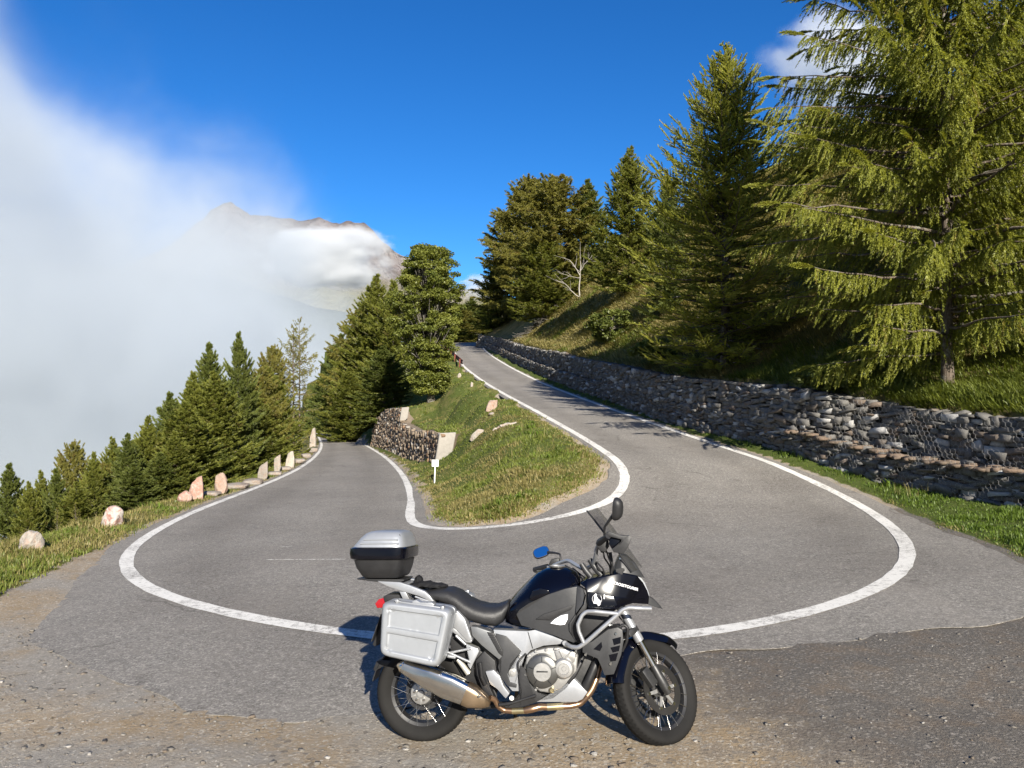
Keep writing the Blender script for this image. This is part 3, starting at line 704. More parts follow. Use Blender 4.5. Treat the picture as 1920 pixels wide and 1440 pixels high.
put_rock('rock', 861, 708, 8, 9, R_PALE, 'small white stone just below the end of the rusty rail', 'rock', 107)
put_rock('rock', 884, 725, 7, 9, R_PALE, 'small white stone lower than the rail beside the white line', 'rock', 109)
put_rock('rock', 922, 778, 14, 5, R_GREY, 'small flat stone lying just below the tan square rock', 'rock', 110)
# pale branch on the grass
g0, g1 = ground(924, 811), ground(968, 793)
A, B = [], []; pts = [g0 + (g1 - g0) * t + np.array([0, 0, 0.06 + 0.05 * math.sin(5 * t)]) + np.random.default_rng(int(50 * t)).normal(size=3) * 0.015 for t in np.linspace(0, 1, 12)]
V, F = tubes_np(pts[:-1], pts[1:], np.stack([np.interp(np.linspace(0, 1, 12)[:-1], [0, 0.4, 0.7, 1], [0.025, 0.055, 0.08, 0.03]), np.interp(np.linspace(0, 1, 12)[1:], [0, 0.4, 0.7, 1], [0.025, 0.055, 0.08, 0.03])], 1), 7)
tag(link_mesh('fallen_branch', mesh_np('fallen_branch', V, F), R_PALE, None, True), 'long thin pale branch lying across the grass of the spur', 'branch')

# ---- marker posts
M_WHITE = simple('white_enamel', (0.78, 0.78, 0.76), 0.45, var=0.05)
M_BLACK = simple('black_plastic', (0.02, 0.02, 0.021), 0.5)
M_REDR = simple('red_reflector', (0.5, 0.03, 0.02), 0.25)
def box_mesh(name, sx, sy, sz, z0=0.0, bevel=0.004):
    bm = bmesh.new(); bmesh.ops.create_cube(bm, size=1); bmesh.ops.scale(bm, vec=(sx, sy, sz), verts=bm.verts); bmesh.ops.translate(bm, vec=(0, 0, z0 + sz / 2), verts=bm.verts)
    if bevel: bmesh.ops.bevel(bm, geom=bm.edges[:], offset=bevel, segments=2, affect='EDGES')
    me = bpy.data.meshes.new(name); bm.to_mesh(me); bm.free(); return me
def post(px, py, h, label, lean=0.0):
    g = at(px, py); e = empty('marker_post', (g[0], g[1], g[2] - 0.05), label, 'road marker'); e.rotation_euler = (0, lean, 0)
    link_mesh('shaft', box_mesh('shaft', 0.12, 0.10, h, 0, 0.02), M_WHITE, e); link_mesh('black_band', box_mesh('black_band', 0.126, 0.106, 0.2, h - 0.32, 0.02), M_BLACK, e)
    rf = link_mesh('reflector', box_mesh('reflector', 0.05, 0.112, 0.12, h - 0.28, 0.004), M_REDR, e); return e
post(845, 653, 0.95, 'white marker post at the upper bend beyond the rusty rail', 0.03)
post(598, 808, 1.0, 'white marker post leaning where the lower road drops away', -0.2)
post(629, 808, 0.5, 'short white marker post on the far crest of the lower road')

# ---- small white sign on the spur
g = ground(814.5, 906); k = g[1] / FPX
sg = empty('road_sign', tuple(g), 'small square white sign on a thin white post at the left foot of the spur', 'sign')
V, F = tubes_np([(0, 0, -0.1)], [(0.03, 0, 44 * k - 0.01)], 0.022, 10); link_mesh('post', mesh_np('post', V, F), M_WHITE, sg, True)
pl = link_mesh('plate', box_mesh('plate', 12.5 * k, 0.012, 12.5 * k, 31.5 * k, 0.003), M_WHITE, sg); pl.location = (0.03, -0.03, 0)
link_mesh('frame', box_mesh('frame', 13.4 * k, 0.010, 13.4 * k, 31.05 * k, 0.003), simple('sign_back_grey', (0.12, 0.12, 0.12), 0.6), sg).location = (0.03, -0.022, 0)
def text_mesh(name, body, size, mat, parent, loc, rot=(0, 0, 0), ext=0.0015, shear=0.0, xs=1.0, bold=0.0):
    cu = bpy.data.curves.new(name, 'FONT'); cu.body = body; cu.size = size; cu.extrude = ext; cu.align_x = 'CENTER'; cu.align_y = 'CENTER'; cu.shear = shear; cu.offset = bold
    tmp = bpy.data.objects.new(name, cu); COL.objects.link(tmp); bpy.context.view_layer.update()
    me = bpy.data.meshes.new_from_object(tmp.evaluated_get(bpy.context.evaluated_depsgraph_get())); bpy.data.objects.remove(tmp); me.name = name
    me.transform(Matrix.Diagonal((xs, 1, 1, 1)))
    me.materials.clear(); o = link_mesh(name, me, mat, parent); o.location = loc; o.rotation_euler = rot; return o
M_SIGNB = simple('sign_lettering', (0.10, 0.14, 0.2), 0.6)
text_mesh('number', '1', 0.10, simple('sign_number', (0.35, 0.42, 0.5), 0.6), pl, (0, -0.0075, 39.5 * k), (R(90), 0, 0))
text_mesh('unit_text', 'km', 0.065, M_SIGNB, pl, (0, -0.0075, 34.6 * k), (R(90), 0, 0), bold=0.002)

# ---- rusty guard rail
M_RUST = simple('rusty_steel', (0.16, 0.045, 0.028), 0.8, 0.1, var=0.4, scale=12, bumpy=0.3)
ra, rb = at(872, 694), at(842, 656)
ra = np.array([ra[0] - 0.25, ra[1], ra[2]]); rb = np.array([rb[0] - 0.7, rb[1], rb[2]])
gr = empty('guard_rail', tuple(ra), 'rusty red steel guard rail on posts at the left edge of the upper road', 'guard rail')
n = 9; pts = np.array([ra + (rb - ra) * t for t in np.linspace(0, 1, n)]); pts[:, 2] = zroad(pts[:, 0], pts[:, 1])
dirv = (rb - ra); dirv[2] = 0; dirv /= np.linalg.norm(dirv); nr = np.array([dirv[1], -dirv[0], 0])
if nr[0] < 0: nr = -nr
prof = [(0, 0.42), (0.05, 0.45), (0.05, 0.52), (0, 0.56), (0, 0.60), (0.05, 0.64), (0.05, 0.72), (0, 0.76), (-0.012, 0.76), (0.035, 0.71), (0.035, 0.65), (-0.015, 0.60), (-0.015, 0.56), (0.035, 0.51), (0.035, 0.46), (-0.012, 0.42)]
Vv = np.array([[p + nr * o * 1.6 + np.array([0, 0, h * 1.1]) - ra for o, h in prof] for p in pts]); K = len(prof); idx = np.arange(n * K).reshape(n, K)
F = np.stack([idx[:-1], np.roll(idx[:-1], -1, 1), np.roll(idx[1:], -1, 1), idx[1:]], -1).reshape(-1, 4)
link_mesh('rail', mesh_np('rail', Vv.reshape(-1, 3), F), M_RUST, gr)
pm = box_mesh('post', 0.12, 0.16, 1.0, -0.15, 0.01)
for t in np.linspace(0.02, 0.98, 6):
    p = ra + (rb - ra) * t; p[2] = zroad(p[0], p[1]); o = link_mesh('post', pm, M_RUST, gr); o.location = tuple(p - ra - nr * 0.12)
# ------------------------------------------------------------------ trees
def mat_leaf(name, dark, light, dry=None, trans=0.42):
    t = NT(name); a = t.attr('tint'); p = t.pos()
    f = t.math('ADD', t.math('MULTIPLY', a, 0.75), t.math('MULTIPLY', t.noise(1.6, p, 3), 0.5))
    c = t.mix(t.ramp(f, [(0.2, 0), (0.95, 1)]), dark, light)
    if dry: c = t.mix(t.ramp(a, [(0.86, 0), (0.93, 0.8)]), c, dry)
    d = t.n('BsdfDiffuse'); t.set(d.inputs[0], c); tr = t.n('BsdfTranslucent'); t.set(tr.inputs[0], t.mix(1.0, c, (1.25, 1.2, 0.6), 'MULTIPLY'))
    g = t.n('BsdfGlossy'); t.set(g.inputs[0], (0.5, 0.5, 0.45)); g.inputs['Roughness'].default_value = 0.5
    m = t.n('MixShader'); m.inputs[0].default_value = trans; t.t.links.new(d.outputs[0], m.inputs[1]); t.t.links.new(tr.outputs[0], m.inputs[2])
    m2 = t.n('MixShader'); m2.inputs[0].default_value = 0.05; t.t.links.new(m.outputs[0], m2.inputs[1]); t.t.links.new(g.outputs[0], m2.inputs[2])
    t.t.links.new(m2.outputs[0], t.out.inputs['Surface']); return t.m
def mat_bark(name, c0, c1, lich=(0.33, 0.34, 0.29)):
    t = NT(name); oc = t.coord(); v = t.mapping(oc, (1, 1, 0.22)); n = t.noise(22, v, 5, 0.7); n2 = t.noise(5, oc, 5, 0.7)
    c = t.mix(t.ramp(n, [(0.35, 0), (0.65, 1)]), c0, c1); c = t.mix(t.ramp(n2, [(0.52, 0), (0.68, 0.7)]), c, lich)
    t.bsdf(c, 0.95, 0, 0.1, t.bump(n, 1.0, 0.03)); return t.m
L_LARCH = mat_leaf('larch_needles', (0.105, 0.130, 0.018), (0.33, 0.34, 0.052), (0.22, 0.17, 0.045))
L_SPRUCE = mat_leaf('young_larch_needles', (0.085, 0.110, 0.018), (0.27, 0.28, 0.052), (0.16, 0.13, 0.04))
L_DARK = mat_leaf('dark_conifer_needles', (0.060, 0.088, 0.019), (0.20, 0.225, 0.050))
L_OLIVE = mat_leaf('olive_larch_needles', (0.098, 0.102, 0.020), (0.29, 0.265, 0.055), (0.19, 0.13, 0.04))
L_GREY = mat_leaf('grey_green_leaves', (0.07, 0.085, 0.045), (0.17, 0.19, 0.11))
L_PINE = mat_leaf('beech_leaves', (0.072, 0.102, 0.019), (0.25, 0.265, 0.052))
B_LARCH = mat_bark('larch_bark', (0.06, 0.045, 0.033), (0.19, 0.155, 0.125))
B_GREY = mat_bark('grey_bark', (0.07, 0.062, 0.052), (0.2, 0.18, 0.155))
B_DEAD = mat_bark('bleached_wood', (0.22, 0.195, 0.165), (0.42, 0.39, 0.34), (0.4, 0.38, 0.34))

def sweep(path, rad, sides):
    """(n,3) path with radii -> tube"""
    path = np.asarray(path, float); t = np.gradient(path, axis=0); t /= np.linalg.norm(t, axis=1)[:, None] + 1e-9
    ref = np.array([1.0, 0.13, 0.05]) if abs(t[:, 2]).mean() > 0.7 else np.array([0.05, 0.1, 1.0])
    u = np.cross(t, ref); u /= np.linalg.norm(u, axis=1)[:, None] + 1e-9; v = np.cross(t, u)
    a = np.arange(sides) * 2 * math.pi / sides
    V = path[:, None] + (u[:, None] * np.cos(a)[None, :, None] + v[:, None] * np.sin(a)[None, :, None]) * np.asarray(rad)[:, None, None]
    n = len(path); idx = np.arange(n * sides).reshape(n, sides)
    F = np.stack([idx[:-1], np.roll(idx[:-1], -1, 1), np.roll(idx[1:], -1, 1), idx[1:]], -1).reshape(-1, 4)
    return V.reshape(-1, 3), F
class Acc:
    def __init__(s): s.V, s.F, s.n = [], [], 0
    def add(s, V, F): s.V.append(V); s.F.append(F + s.n); s.n += len(V)
    def get(s): return np.concatenate(s.V), np.concatenate(s.F)

def conifer(seed, H, Rb, whorl=0.42, per=5, top_el=55, low_el=-5, droop=0.25, tip_up=0.15, prof=None, base=0.06, twig=0.35, ntw=16, nnd=14,
            nlen=0.055, nwid=0.016, hang=0.0, trunk_r=None, lean=(0, 0), cut=None, bare_top=0.0, minlen=0.1, irregular=0.25, brush=0.9):
    """trunk tube, whorls of curved limbs, twigs along the limbs and needle sprays along the twigs"""
    r = np.random.default_rng(seed); tr = trunk_r or H * 0.016
    prof = prof or [(0, 0.72), (0.12, 1.0), (0.35, 0.86), (0.6, 0.6), (0.8, 0.34), (0.93, 0.15), (1, 0.03)]
    px_, py_ = zip(*prof)
    wood = Acc()
    tz = np.linspace(0, 1, 14); wx = np.cumsum(r.normal(size=14)) * 0.012 * H / 14; wy = np.cumsum(r.normal(size=14)) * 0.012 * H / 14
    tp = np.stack([lean[0] * tz ** 1.3 * H + wx, lean[1] * tz ** 1.3 * H + wy, tz * H * 1.0 - 0.25 * (tz == 0)], 1)
    wood.add(*sweep(tp, tr * (1 - tz) ** 0.8 + 0.008 + 0.35 * tr * (tz < 0.05), 9))
    def trunk_at(z): return np.stack([np.interp(z, tp[:, 2], tp[:, 0]), np.interp(z, tp[:, 2], tp[:, 1]), z], -1)
    zs, az = [], []
    z = base * H; a0 = r.uniform(0, 6.3)
    while z < H * 0.985:
        n = max(3, int(round(per * r.uniform(0.75, 1.25) * (1 if z < 0.85 * H else 0.8))))
        a0 += r.uniform(0.3, 0.9)
        for k in range(n):
            zs.append(z + r.normal() * whorl * 0.5); az.append(a0 + 2 * math.pi * k / n + r.normal() * 0.25)
        z += whorl * (1.0 - 0.45 * z / H) * r.uniform(0.8, 1.2)
    zs = np.clip(np.array(zs), 0.02 * H, H * 0.99); az = np.array(az); NB = len(zs); t = zs / H
    L = Rb * np.interp(t, px_, py_) * np.clip(1 + irregular * r.normal(size=NB), 0.35, 1.16); L = np.maximum(L, minlen)
    if cut is not None: L = L * cut(az, t)
    el = np.radians(low_el + (top_el - low_el) * t ** 1.5 + r.normal(size=NB) * 6)
    M = 9; u = np.linspace(0, 1, M)
    hx = np.cos(az)[:, None] * np.cos(el)[:, None] * u * L[:, None]; hy = np.sin(az)[:, None] * np.cos(el)[:, None] * u * L[:, None]
    hz = np.sin(el)[:, None] * u * L[:, None] - droop * L[:, None] * u ** 2 * (1 - 0.7 * t[:, None]) + tip_up * L[:, None] * u ** 4
    side = np.stack([-np.sin(az), np.cos(az), 0 * az], 1); bend = r.normal(size=NB) * 0.10 * L
    P = trunk_at(zs)[:, None, :] + np.stack([hx, hy, hz], -1) + side[:, None, :] * (bend[:, None] * u ** 2)[..., None]
    P += np.cumsum(r.normal(size=(NB, M, 3)), 1) * (0.012 * L)[:, None, None]
    for b in range(NB):
        if L[b] > 0.25: wood.add(*sweep(P[b], np.linspace(0.011 * L[b] + 0.006, 0.004, M), 4))
    # twigs
    K = np.maximum(3, (ntw * L / Rb + 2).astype(int)); tot = int(K.sum())
    bi = np.repeat(np.arange(NB), K); uu = np.clip(0.04 + 0.98 * r.random(tot) ** 0.8, 0, 1)
    fi = uu * (M - 1); i0 = np.minimum(fi.astype(int), M - 2); ff = (fi - i0)[:, None]
    B0 = P[bi, i0] * (1 - ff) + P[bi, i0 + 1] * ff
    tg = P[bi, i0 + 1] - P[bi, i0]; tg /= np.linalg.norm(tg, axis=1)[:, None] + 1e-9
    sg = np.where(r.random(tot) < 0.5, -1.0, 1.0)[:, None]
    D = tg * r.uniform(0.35, 0.9, (tot, 1)) + side[bi] * sg * r.uniform(0.3, 1.0, (tot, 1)) * (1 - 0.6 * hang) + np.array([0, 0, 1.0]) * (r.uniform(-0.15, 0.35, (tot, 1)) - hang * 1.6 * (0.4 + r.random((tot, 1))))
    tip = uu > 0.93; D[tip] = tg[tip]
    D /= np.linalg.norm(D, axis=1)[:, None]
    TL = twig * (0.45 + 0.75 * r.random(tot)) * (1.05 - 0.45 * uu) * np.clip(L[bi] / (0.5 * Rb), 0.35, 1.1)
    # sprays of needles
    N = tot * nnd; ti = np.repeat(np.arange(tot), nnd); s = r.random(N)
    sag = np.array([0, 0, -1.0]) * (hang * 0.35 * TL[ti] * s ** 2)[:, None]
    base_ = B0[ti] + D[ti] * (TL[ti] * s)[:, None] + sag
    rv = r.normal(size=(N, 3)); rv /= np.linalg.norm(rv, axis=1)[:, None]
    nd = D[ti] * 0.75 + rv * brush; nd /= np.linalg.norm(nd, axis=1)[:, None]
    wv = np.cross(nd, r.normal(size=(N, 3))); wv /= np.linalg.norm(wv, axis=1)[:, None] + 1e-9
    ln = nlen * r.uniform(0.7, 1.35, N); wd = nwid * r.uniform(0.7, 1.3, N)
    V = np.stack([base_ - wv * wd[:, None], base_ + wv * wd[:, None], base_ + nd * ln[:, None]], 1).reshape(-1, 3)
    F = np.arange(3 * N).reshape(-1, 3)
    tw_t = np.clip(r.normal(0.5, 0.2, tot) + 0.25 * (uu - 0.6), 0, 1); tint = np.repeat(tw_t[ti], 3)
    return (V, F, tint), wood.get()

def tree_meshes(name, leaf, bark, **kw):
    (V, F, T), (WV, WF) = conifer(**kw)
    a = mesh_np(name + '_crown', V, F, dict(tint=T)); a.materials.append(leaf)
    b = mesh_np(name + '_trunk', WV, WF); b.materials.append(bark); b.shade_smooth()
    return a, b
def plant_tree(kind, meshes, loc, label, cat='tree', group=None, rz=0.0, sc=1.0, scz=None):
    e = empty(kind, tuple(loc), label, cat, group); e.rotation_euler = (0, 0, rz); e.scale = (sc, sc, scz or sc)
    link_mesh('crown', meshes[0], None, e); link_mesh('trunk', meshes[1], None, e); return e
def base_at(px, d, sink=0.15):
    X = (px - CX) / FPX * d; return np.array([X, d, float(zterr(np.array([X]), np.array([d]))[0]) - sink])
def top_h(py, d, b): return -(py - CY) / FPX * d - b[2]

# --- the two big larches above the wall
b = base_at(1775, 17.0); Hn = 15.5
m = tree_meshes('near_larch', L_LARCH, B_LARCH, seed=3, H=Hn, Rb=4.0, whorl=0.42, per=8, top_el=42, low_el=2, droop=0.16, tip_up=0.05, base=0.10, twig=0.62, ntw=105, nnd=58,
    nlen=0.062, nwid=0.011, hang=0.72, trunk_r=0.12, irregular=0.3, brush=0.5, prof=[(0, 0.55), (0.1, 0.85), (0.25, 1.0), (0.45, 0.86), (0.65, 0.66), (0.85, 0.36), (1, 0.05)])
plant_tree('larch_tree', m, b, 'huge larch with hanging green branchlets, cut off by the top right corner', group=None)
b = base_at(1358, 25.5); H = top_h(88, 25.5, b)
L_BROAD = mat_leaf('broad_conifer_needles', (0.15, 0.18, 0.03), (0.44, 0.44, 0.08), (0.38, 0.32, 0.11))  # needle colour lightened to make up for the huge larch's shadow
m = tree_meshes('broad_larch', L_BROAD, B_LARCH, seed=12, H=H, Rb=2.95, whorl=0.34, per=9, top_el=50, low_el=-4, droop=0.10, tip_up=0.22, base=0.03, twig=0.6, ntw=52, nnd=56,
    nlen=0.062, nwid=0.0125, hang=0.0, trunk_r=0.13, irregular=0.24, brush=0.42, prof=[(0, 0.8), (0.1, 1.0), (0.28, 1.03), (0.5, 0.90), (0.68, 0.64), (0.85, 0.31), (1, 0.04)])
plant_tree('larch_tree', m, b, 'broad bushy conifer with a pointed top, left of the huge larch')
# --- kinds shared by the smaller trees
SPIKY = [(0, 0.72), (0.12, 1.0), (0.35, 0.88), (0.6, 0.60), (0.8, 0.32), (0.92, 0.12), (1, 0.02)]
YL = tree_meshes('young_larch', L_SPRUCE, B_LARCH, seed=21, H=8.0, Rb=2.1, whorl=0.36, per=8, top_el=52, low_el=0, droop=0.10, tip_up=0.2, base=0.04, twig=0.5, ntw=38, nnd=40, nlen=0.115, nwid=0.018, minlen=0.05, prof=SPIKY, trunk_r=0.08, brush=0.5)
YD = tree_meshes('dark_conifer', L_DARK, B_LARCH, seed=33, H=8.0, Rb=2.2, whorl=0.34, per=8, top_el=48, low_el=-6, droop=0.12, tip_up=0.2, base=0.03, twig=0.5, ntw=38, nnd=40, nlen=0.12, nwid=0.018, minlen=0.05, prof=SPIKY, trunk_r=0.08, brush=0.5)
YO = tree_meshes('olive_larch', L_OLIVE, B_LARCH, seed=45, H=10.0, Rb=2.9, whorl=0.45, per=7, top_el=45, low_el=-8, droop=0.14, tip_up=0.12, base=0.08, twig=0.6, ntw=46, nnd=38, nlen=0.14, nwid=0.021, hang=0.3, trunk_r=0.11,
    irregular=0.4, prof=[(0, 0.5), (0.2, 1.0), (0.5, 0.9), (0.75, 0.6), (0.92, 0.28), (1, 0.05)])
SP = tree_meshes('sparse_larch', L_OLIVE, B_LARCH, seed=57, H=10.0, Rb=2.3, whorl=0.62, per=4, top_el=40, low_el=-10, droop=0.1, tip_up=0.1, base=0.1, twig=0.5, ntw=14, nnd=12, nlen=0.12, nwid=0.024, hang=0.25, trunk_r=0.12,
    irregular=0.35, prof=[(0, 0.35), (0.2, 0.7), (0.45, 1.0), (0.75, 0.8), (0.92, 0.35), (1, 0.05)])
SAP = tree_meshes('sapling', L_OLIVE, B_LARCH, seed=63, H=3.0, Rb=0.75, whorl=0.3, per=4, top_el=60, low_el=10, droop=0.05, tip_up=0.2, base=0.05, twig=0.2, ntw=9, nnd=9, nlen=0.055, nwid=0.011, trunk_r=0.025, brush=0.7)
KIND = dict(YL=(YL, 8.0, 2.1), YD=(YD, 8.0, 2.2), YO=(YO, 10.0, 2.9), SP=(SP, 10.0, 2.3), SAP=(SAP, 3.0, 0.75))
TR = random.Random(5)
def tree(kind, px, top, d, rad_px, label, group=None, name='conifer_tree', z=None, cat='tree'):
    m, H0, R0 = KIND[kind]; b = base_at(px, d, 0.2)
    if z is not None: b[2] = z
    h = top_h(top, d, b); rad = rad_px * d / FPX
    return plant_tree(name, m, b, label, cat, group, TR.uniform(0, 6.28), rad / R0, h / H0)
RG = 'conifers on the hillside above the wall'
def hill_tree(kind, px, base, top, rad_px, label, group=RG):
    g = ground(px, base); return tree(kind, px, top, g[1], rad_px, label, group)
hill_tree('YL', 1180, 548, 278, 72, 'slim pointed conifer between the bend group and the broad bushy conifer')
hill_tree('YD', 1250, 580, 322, 46, 'conifer half hidden behind the left flank of the broad bushy conifer')
hill_tree('YO', 1046, 575, 328, 92, 'tallest of the dense olive conifers by the upper bend')
hill_tree('YO', 994, 590, 333, 84, 'olive conifer with a split ragged top, left of the tallest in the bend group')
hill_tree('YO', 958, 600, 392, 60, 'ragged conifer reaching out over the upper bend, leftmost above the wall')
hill_tree('YD', 1102, 532, 338, 58, 'darker pointed conifer at the right end of the bend group')
hill_tree('YL', 1018, 602, 430, 62, 'low green conifer in front of the dense olive ones at the bend')
hill_tree('YD', 928, 607, 500, 42, 'small dark conifer right above the far end of the stone wall')
hill_tree('YL', 1075, 538, 445, 42, 'bushy green conifer right behind the bleached bare sapling')
hill_tree('YL', 1530, 330, 190, 60, 'conifer on the skyline seen through the left branches of the huge larch')
hill_tree('YD', 1890, 440, 40, 120, 'tall conifer behind the huge larch at the right border')
EG = 'trees beyond the upper bend'
tree('YD', 884, 560, 150, 46, 'dark low conifer straight beyond the end of the upper road', EG)
tree('YO', 862, 580, 142, 48, 'olive tree closing the view at the left of the upper road end', EG)
tree('YL', 832, 590, 132, 46, 'light green tree left of the upper road end, behind the marker post', EG)
tree('YD', 915, 565, 150, 56, 'dark tree beyond the bend behind the end of the wall', EG)
# --- spur trees between the two roads
SG = 'trees on the spur between the two roads'
tree('YL', 705, 518, 74, 75, 'tall green conifer with a pointed top left of the round crowned tree', SG)
tree('YL', 738, 528, 70, 70, 'conifer pressed against the left side of the round crowned tree', SG)
tree('YO', 672, 580, 80, 62, 'olive conifer on the spur, left of the tall pointed one', SG)
tree('YD', 640, 628, 92, 55, 'dark conifer beyond the far crest of the lower road', SG)
tree('YL', 655, 690, 70, 58, 'low bushy conifer above the far end of the brown wall', SG)
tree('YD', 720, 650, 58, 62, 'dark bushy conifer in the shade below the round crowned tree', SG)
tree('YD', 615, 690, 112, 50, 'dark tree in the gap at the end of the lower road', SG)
# --- slope below the lower road, from far to near
LG = 'conifers on the slope below the lower road'
_le = np.array([(AO[k, 1], AO[k, 0]) for k in range(0, int(NS * 3.0 / 11))]); _le = _le[np.argsort(_le[:, 0])]
def slope_tree(kind, px, top, d, rad, label, name='conifer_tree'):
    rad *= 1.12 if kind in ('YL', 'YD') else 1.0
    xe = np.interp(d, _le[:, 0], _le[:, 1]) - (0.3 if kind == 'SAP' else 1.25)
    px = min(px, CX + FPX * (xe - (0.3 if kind == 'SP' else 0.8) * rad * d / FPX) / d)
    return tree(kind, px, top, d, rad, label, LG, name)
slope_tree('SP', 550, 612, 60, 40, 'thin brownish larch with gaps in its crown, left of the pair', 'larch_tree')
slope_tree('SP', 588, 598, 66, 38, 'thin brownish larch, right and taller one of the see-through pair', 'larch_tree')
slope_tree('YO', 512, 648, 58, 42, 'pale larch with a thin top between the dark twin tops and the see-through pair', 'larch_tree')
slope_tree('YL', 560, 690, 50, 60, 'bushy conifer under the see-through larches')
slope_tree('YL', 515, 735, 40, 60, 'low green conifer behind the cream standing stone')
slope_tree('YD', 448, 626, 34, 46, 'dark conifer, right and taller of the twin tops')
slope_tree('YD', 392, 646, 31, 58, 'dark conifer, left one of the twin tops')
slope_tree('YL', 470, 700, 30, 72, 'green conifer in front of the twin tops, right side')
slope_tree('YL', 362, 700, 30, 62, 'conifer on the left shoulder of the twin tops')
slope_tree('YL', 420, 755, 26, 80, 'broad low conifer straight behind the pinkish standing stone')
slope_tree('YD', 318, 738, 27, 58, 'dark conifer a step left of the shoulder tree')
slope_tree('YL', 345, 810, 23.5, 52, 'small bright conifer behind the red standing stone')
slope_tree('YL', 278, 782, 25, 52, 'conifer with a thin leader halfway down the row')
slope_tree('YD', 240, 815, 23, 46, 'dark young conifer left of the thin leader tree')
slope_tree('YL', 212, 822, 25, 46, 'young conifer with pale twigs behind the whitish boulder')
slope_tree('YL', 175, 850, 22, 42, 'bushy young conifer left above the whitish boulder')
slope_tree('YO', 138, 828, 24, 46, 'young larch with a reddish bare top near the left end of the row', 'larch_tree')
slope_tree('YD', 105, 880, 21, 40, 'low dark conifer between the reddish topped larch and the left border trees')
slope_tree('YD', 18, 872, 19, 52, 'dark narrow conifer at the left border')
slope_tree('YL', 55, 905, 18.5, 36, 'short conifer beside the dark one at the left border')
slope_tree('YL', 145, 905, 20, 50, 'low green conifer right behind the whitish boulder')
slope_tree('YD', 250, 870, 21.5, 50, 'dark bushy conifer left behind the small rusty stone')
slope_tree('YD', 300, 850, 23, 50, 'dark bushy conifer right behind the small rusty stone')
slope_tree('YD', 470, 800, 27, 60, 'dark low conifer behind the grey standing stone')
slope_tree('YL', 545, 770, 44, 50, 'small green conifer at the bend of the lower road below the larch pair')
slope_tree('YO', 385, 735, 36, 60, 'olive conifer filling the gap between the shoulder tree and the twin tops')
slope_tree('YL', 265, 842, 27, 48, 'low olive young conifer below the thin leader tree')
slope_tree('YO', 490, 690, 44, 52, 'olive conifer between the twin tops and the pale thin topped larch')
slope_tree('YO', 190, 868, 23.5, 40, 'small olive bushy conifer over the whitish boulder, in the second row')
slope_tree('YL', 78, 885, 22, 40, 'young conifer in the dip right of the left border trees')
slope_tree('SAP', 107, 955, 17, 18, 'thin straight sapling standing in the dry grass behind the whitish boulder', 'sapling')
slope_tree('SAP', 142, 945, 17.4, 22, 'pale branching sapling right of the straight one in the dry grass', 'sapling')

# --- round crowned tree on the spur: forked trunk, layered leafy clumps
def broad_tree(seed, H, Rc, loc, label, leaf, bark, nclump=150, lf=0.16, per=70, trunk_r=0.26, crown0=0.28, lean=0.05, squash=0.32, name='broad_tree', cat='tree'):
    r = np.random.default_rng(seed); wood = Acc()
    tz = np.linspace(0, 1, 12); tp = np.stack([lean * H * np.sin(tz * 2.2) * 0.5 + 0.04 * np.sin(tz * 9), 0.03 * np.sin(tz * 7 + 1), tz * H * 0.86 - 0.3 * (tz == 0)], 1)
    wood.add(*sweep(tp, trunk_r * (1 - 0.85 * tz) + 0.25 * trunk_r * (tz < 0.1), 9))
    C, SR = [], []
    for k in range(nclump):
        t = crown0 + (1 - crown0) * ((k + r.random()) / nclump); a = r.uniform(0, 6.28)
        w_ = (np.interp(t, [crown0, 0.3, 0.42, 0.62, 0.85, 0.96, 1.0], [0.38, 0.62, 0.88, 1.0, 0.85, 0.55, 0.25])) * Rc
        rad = w_ * math.sqrt(r.uniform(0.08, 1.0)) * (1 + 0.12 * math.sin(a * 3 + t * 9) + 0.1 * math.sin(a * 5 - t * 14)); c = np.array([math.cos(a) * rad + np.interp(t * H, tp[:, 2], tp[:, 0]), math.sin(a) * rad, t * H])
        C.append(c); SR.append(r.uniform(0.5, 1.0) * Rc * 0.27)
        z0 = max(0.22, t - r.uniform(0.1, 0.25)) * H * 0.82
        s = np.array([np.interp(z0, tp[:, 2], tp[:, 0]), np.interp(z0, tp[:, 2], tp[:, 1]), z0]); mid = (s + c) / 2 + np.array([0, 0, 0.05 * H * r.normal()])
        u = np.linspace(0, 1, 6)[:, None]; wood.add(*sweep(s * (1 - u) ** 2 + 2 * mid * u * (1 - u) + c * u ** 2, np.linspace(0.05, 0.012, 6), 4))
    C = np.array(C); SR = np.array(SR); n = len(C) * per; ci = np.repeat(np.arange(len(C)), per)
    q = r.normal(size=(n, 3)); q /= np.linalg.norm(q, axis=1)[:, None]; q *= (r.random((n, 1)) ** 0.4); q[:, 2] *= squash
    b = C[ci] + q * SR[ci][:, None]
    e = r.normal(size=(n, 3)) * np.array([1, 1, 0.6]); e /= np.linalg.norm(e, axis=1)[:, None]; f = np.cross(e, r.normal(size=(n, 3)) * np.array([0.5, 0.5, 1])); f /= np.linalg.norm(f, axis=1)[:, None]
    l = lf * r.uniform(0.6, 1.3, (n, 1))
    V = np.stack([b - e * l * 0.5, b + f * l * 0.28, b + e * l * 0.5, b - f * l * 0.28], 1).reshape(-1, 3); F = np.arange(4 * n).reshape(-1, 4)
    T = np.repeat(np.clip(r.normal(0.5, 0.16, n) + 0.12 * r.normal(size=len(C))[ci], 0, 1), 4)
    a_ = mesh_np('crown', V, F, dict(tint=T)); a_.materials.append(leaf); WV, WF = wood.get(); b_ = mesh_np('trunk', WV, WF); b_.materials.append(bark); b_.shade_smooth()
    return plant_tree(name, (a_, b_), loc, label, cat)
b = base_at(822, 46, 0.2); H = top_h(462, 46, b)
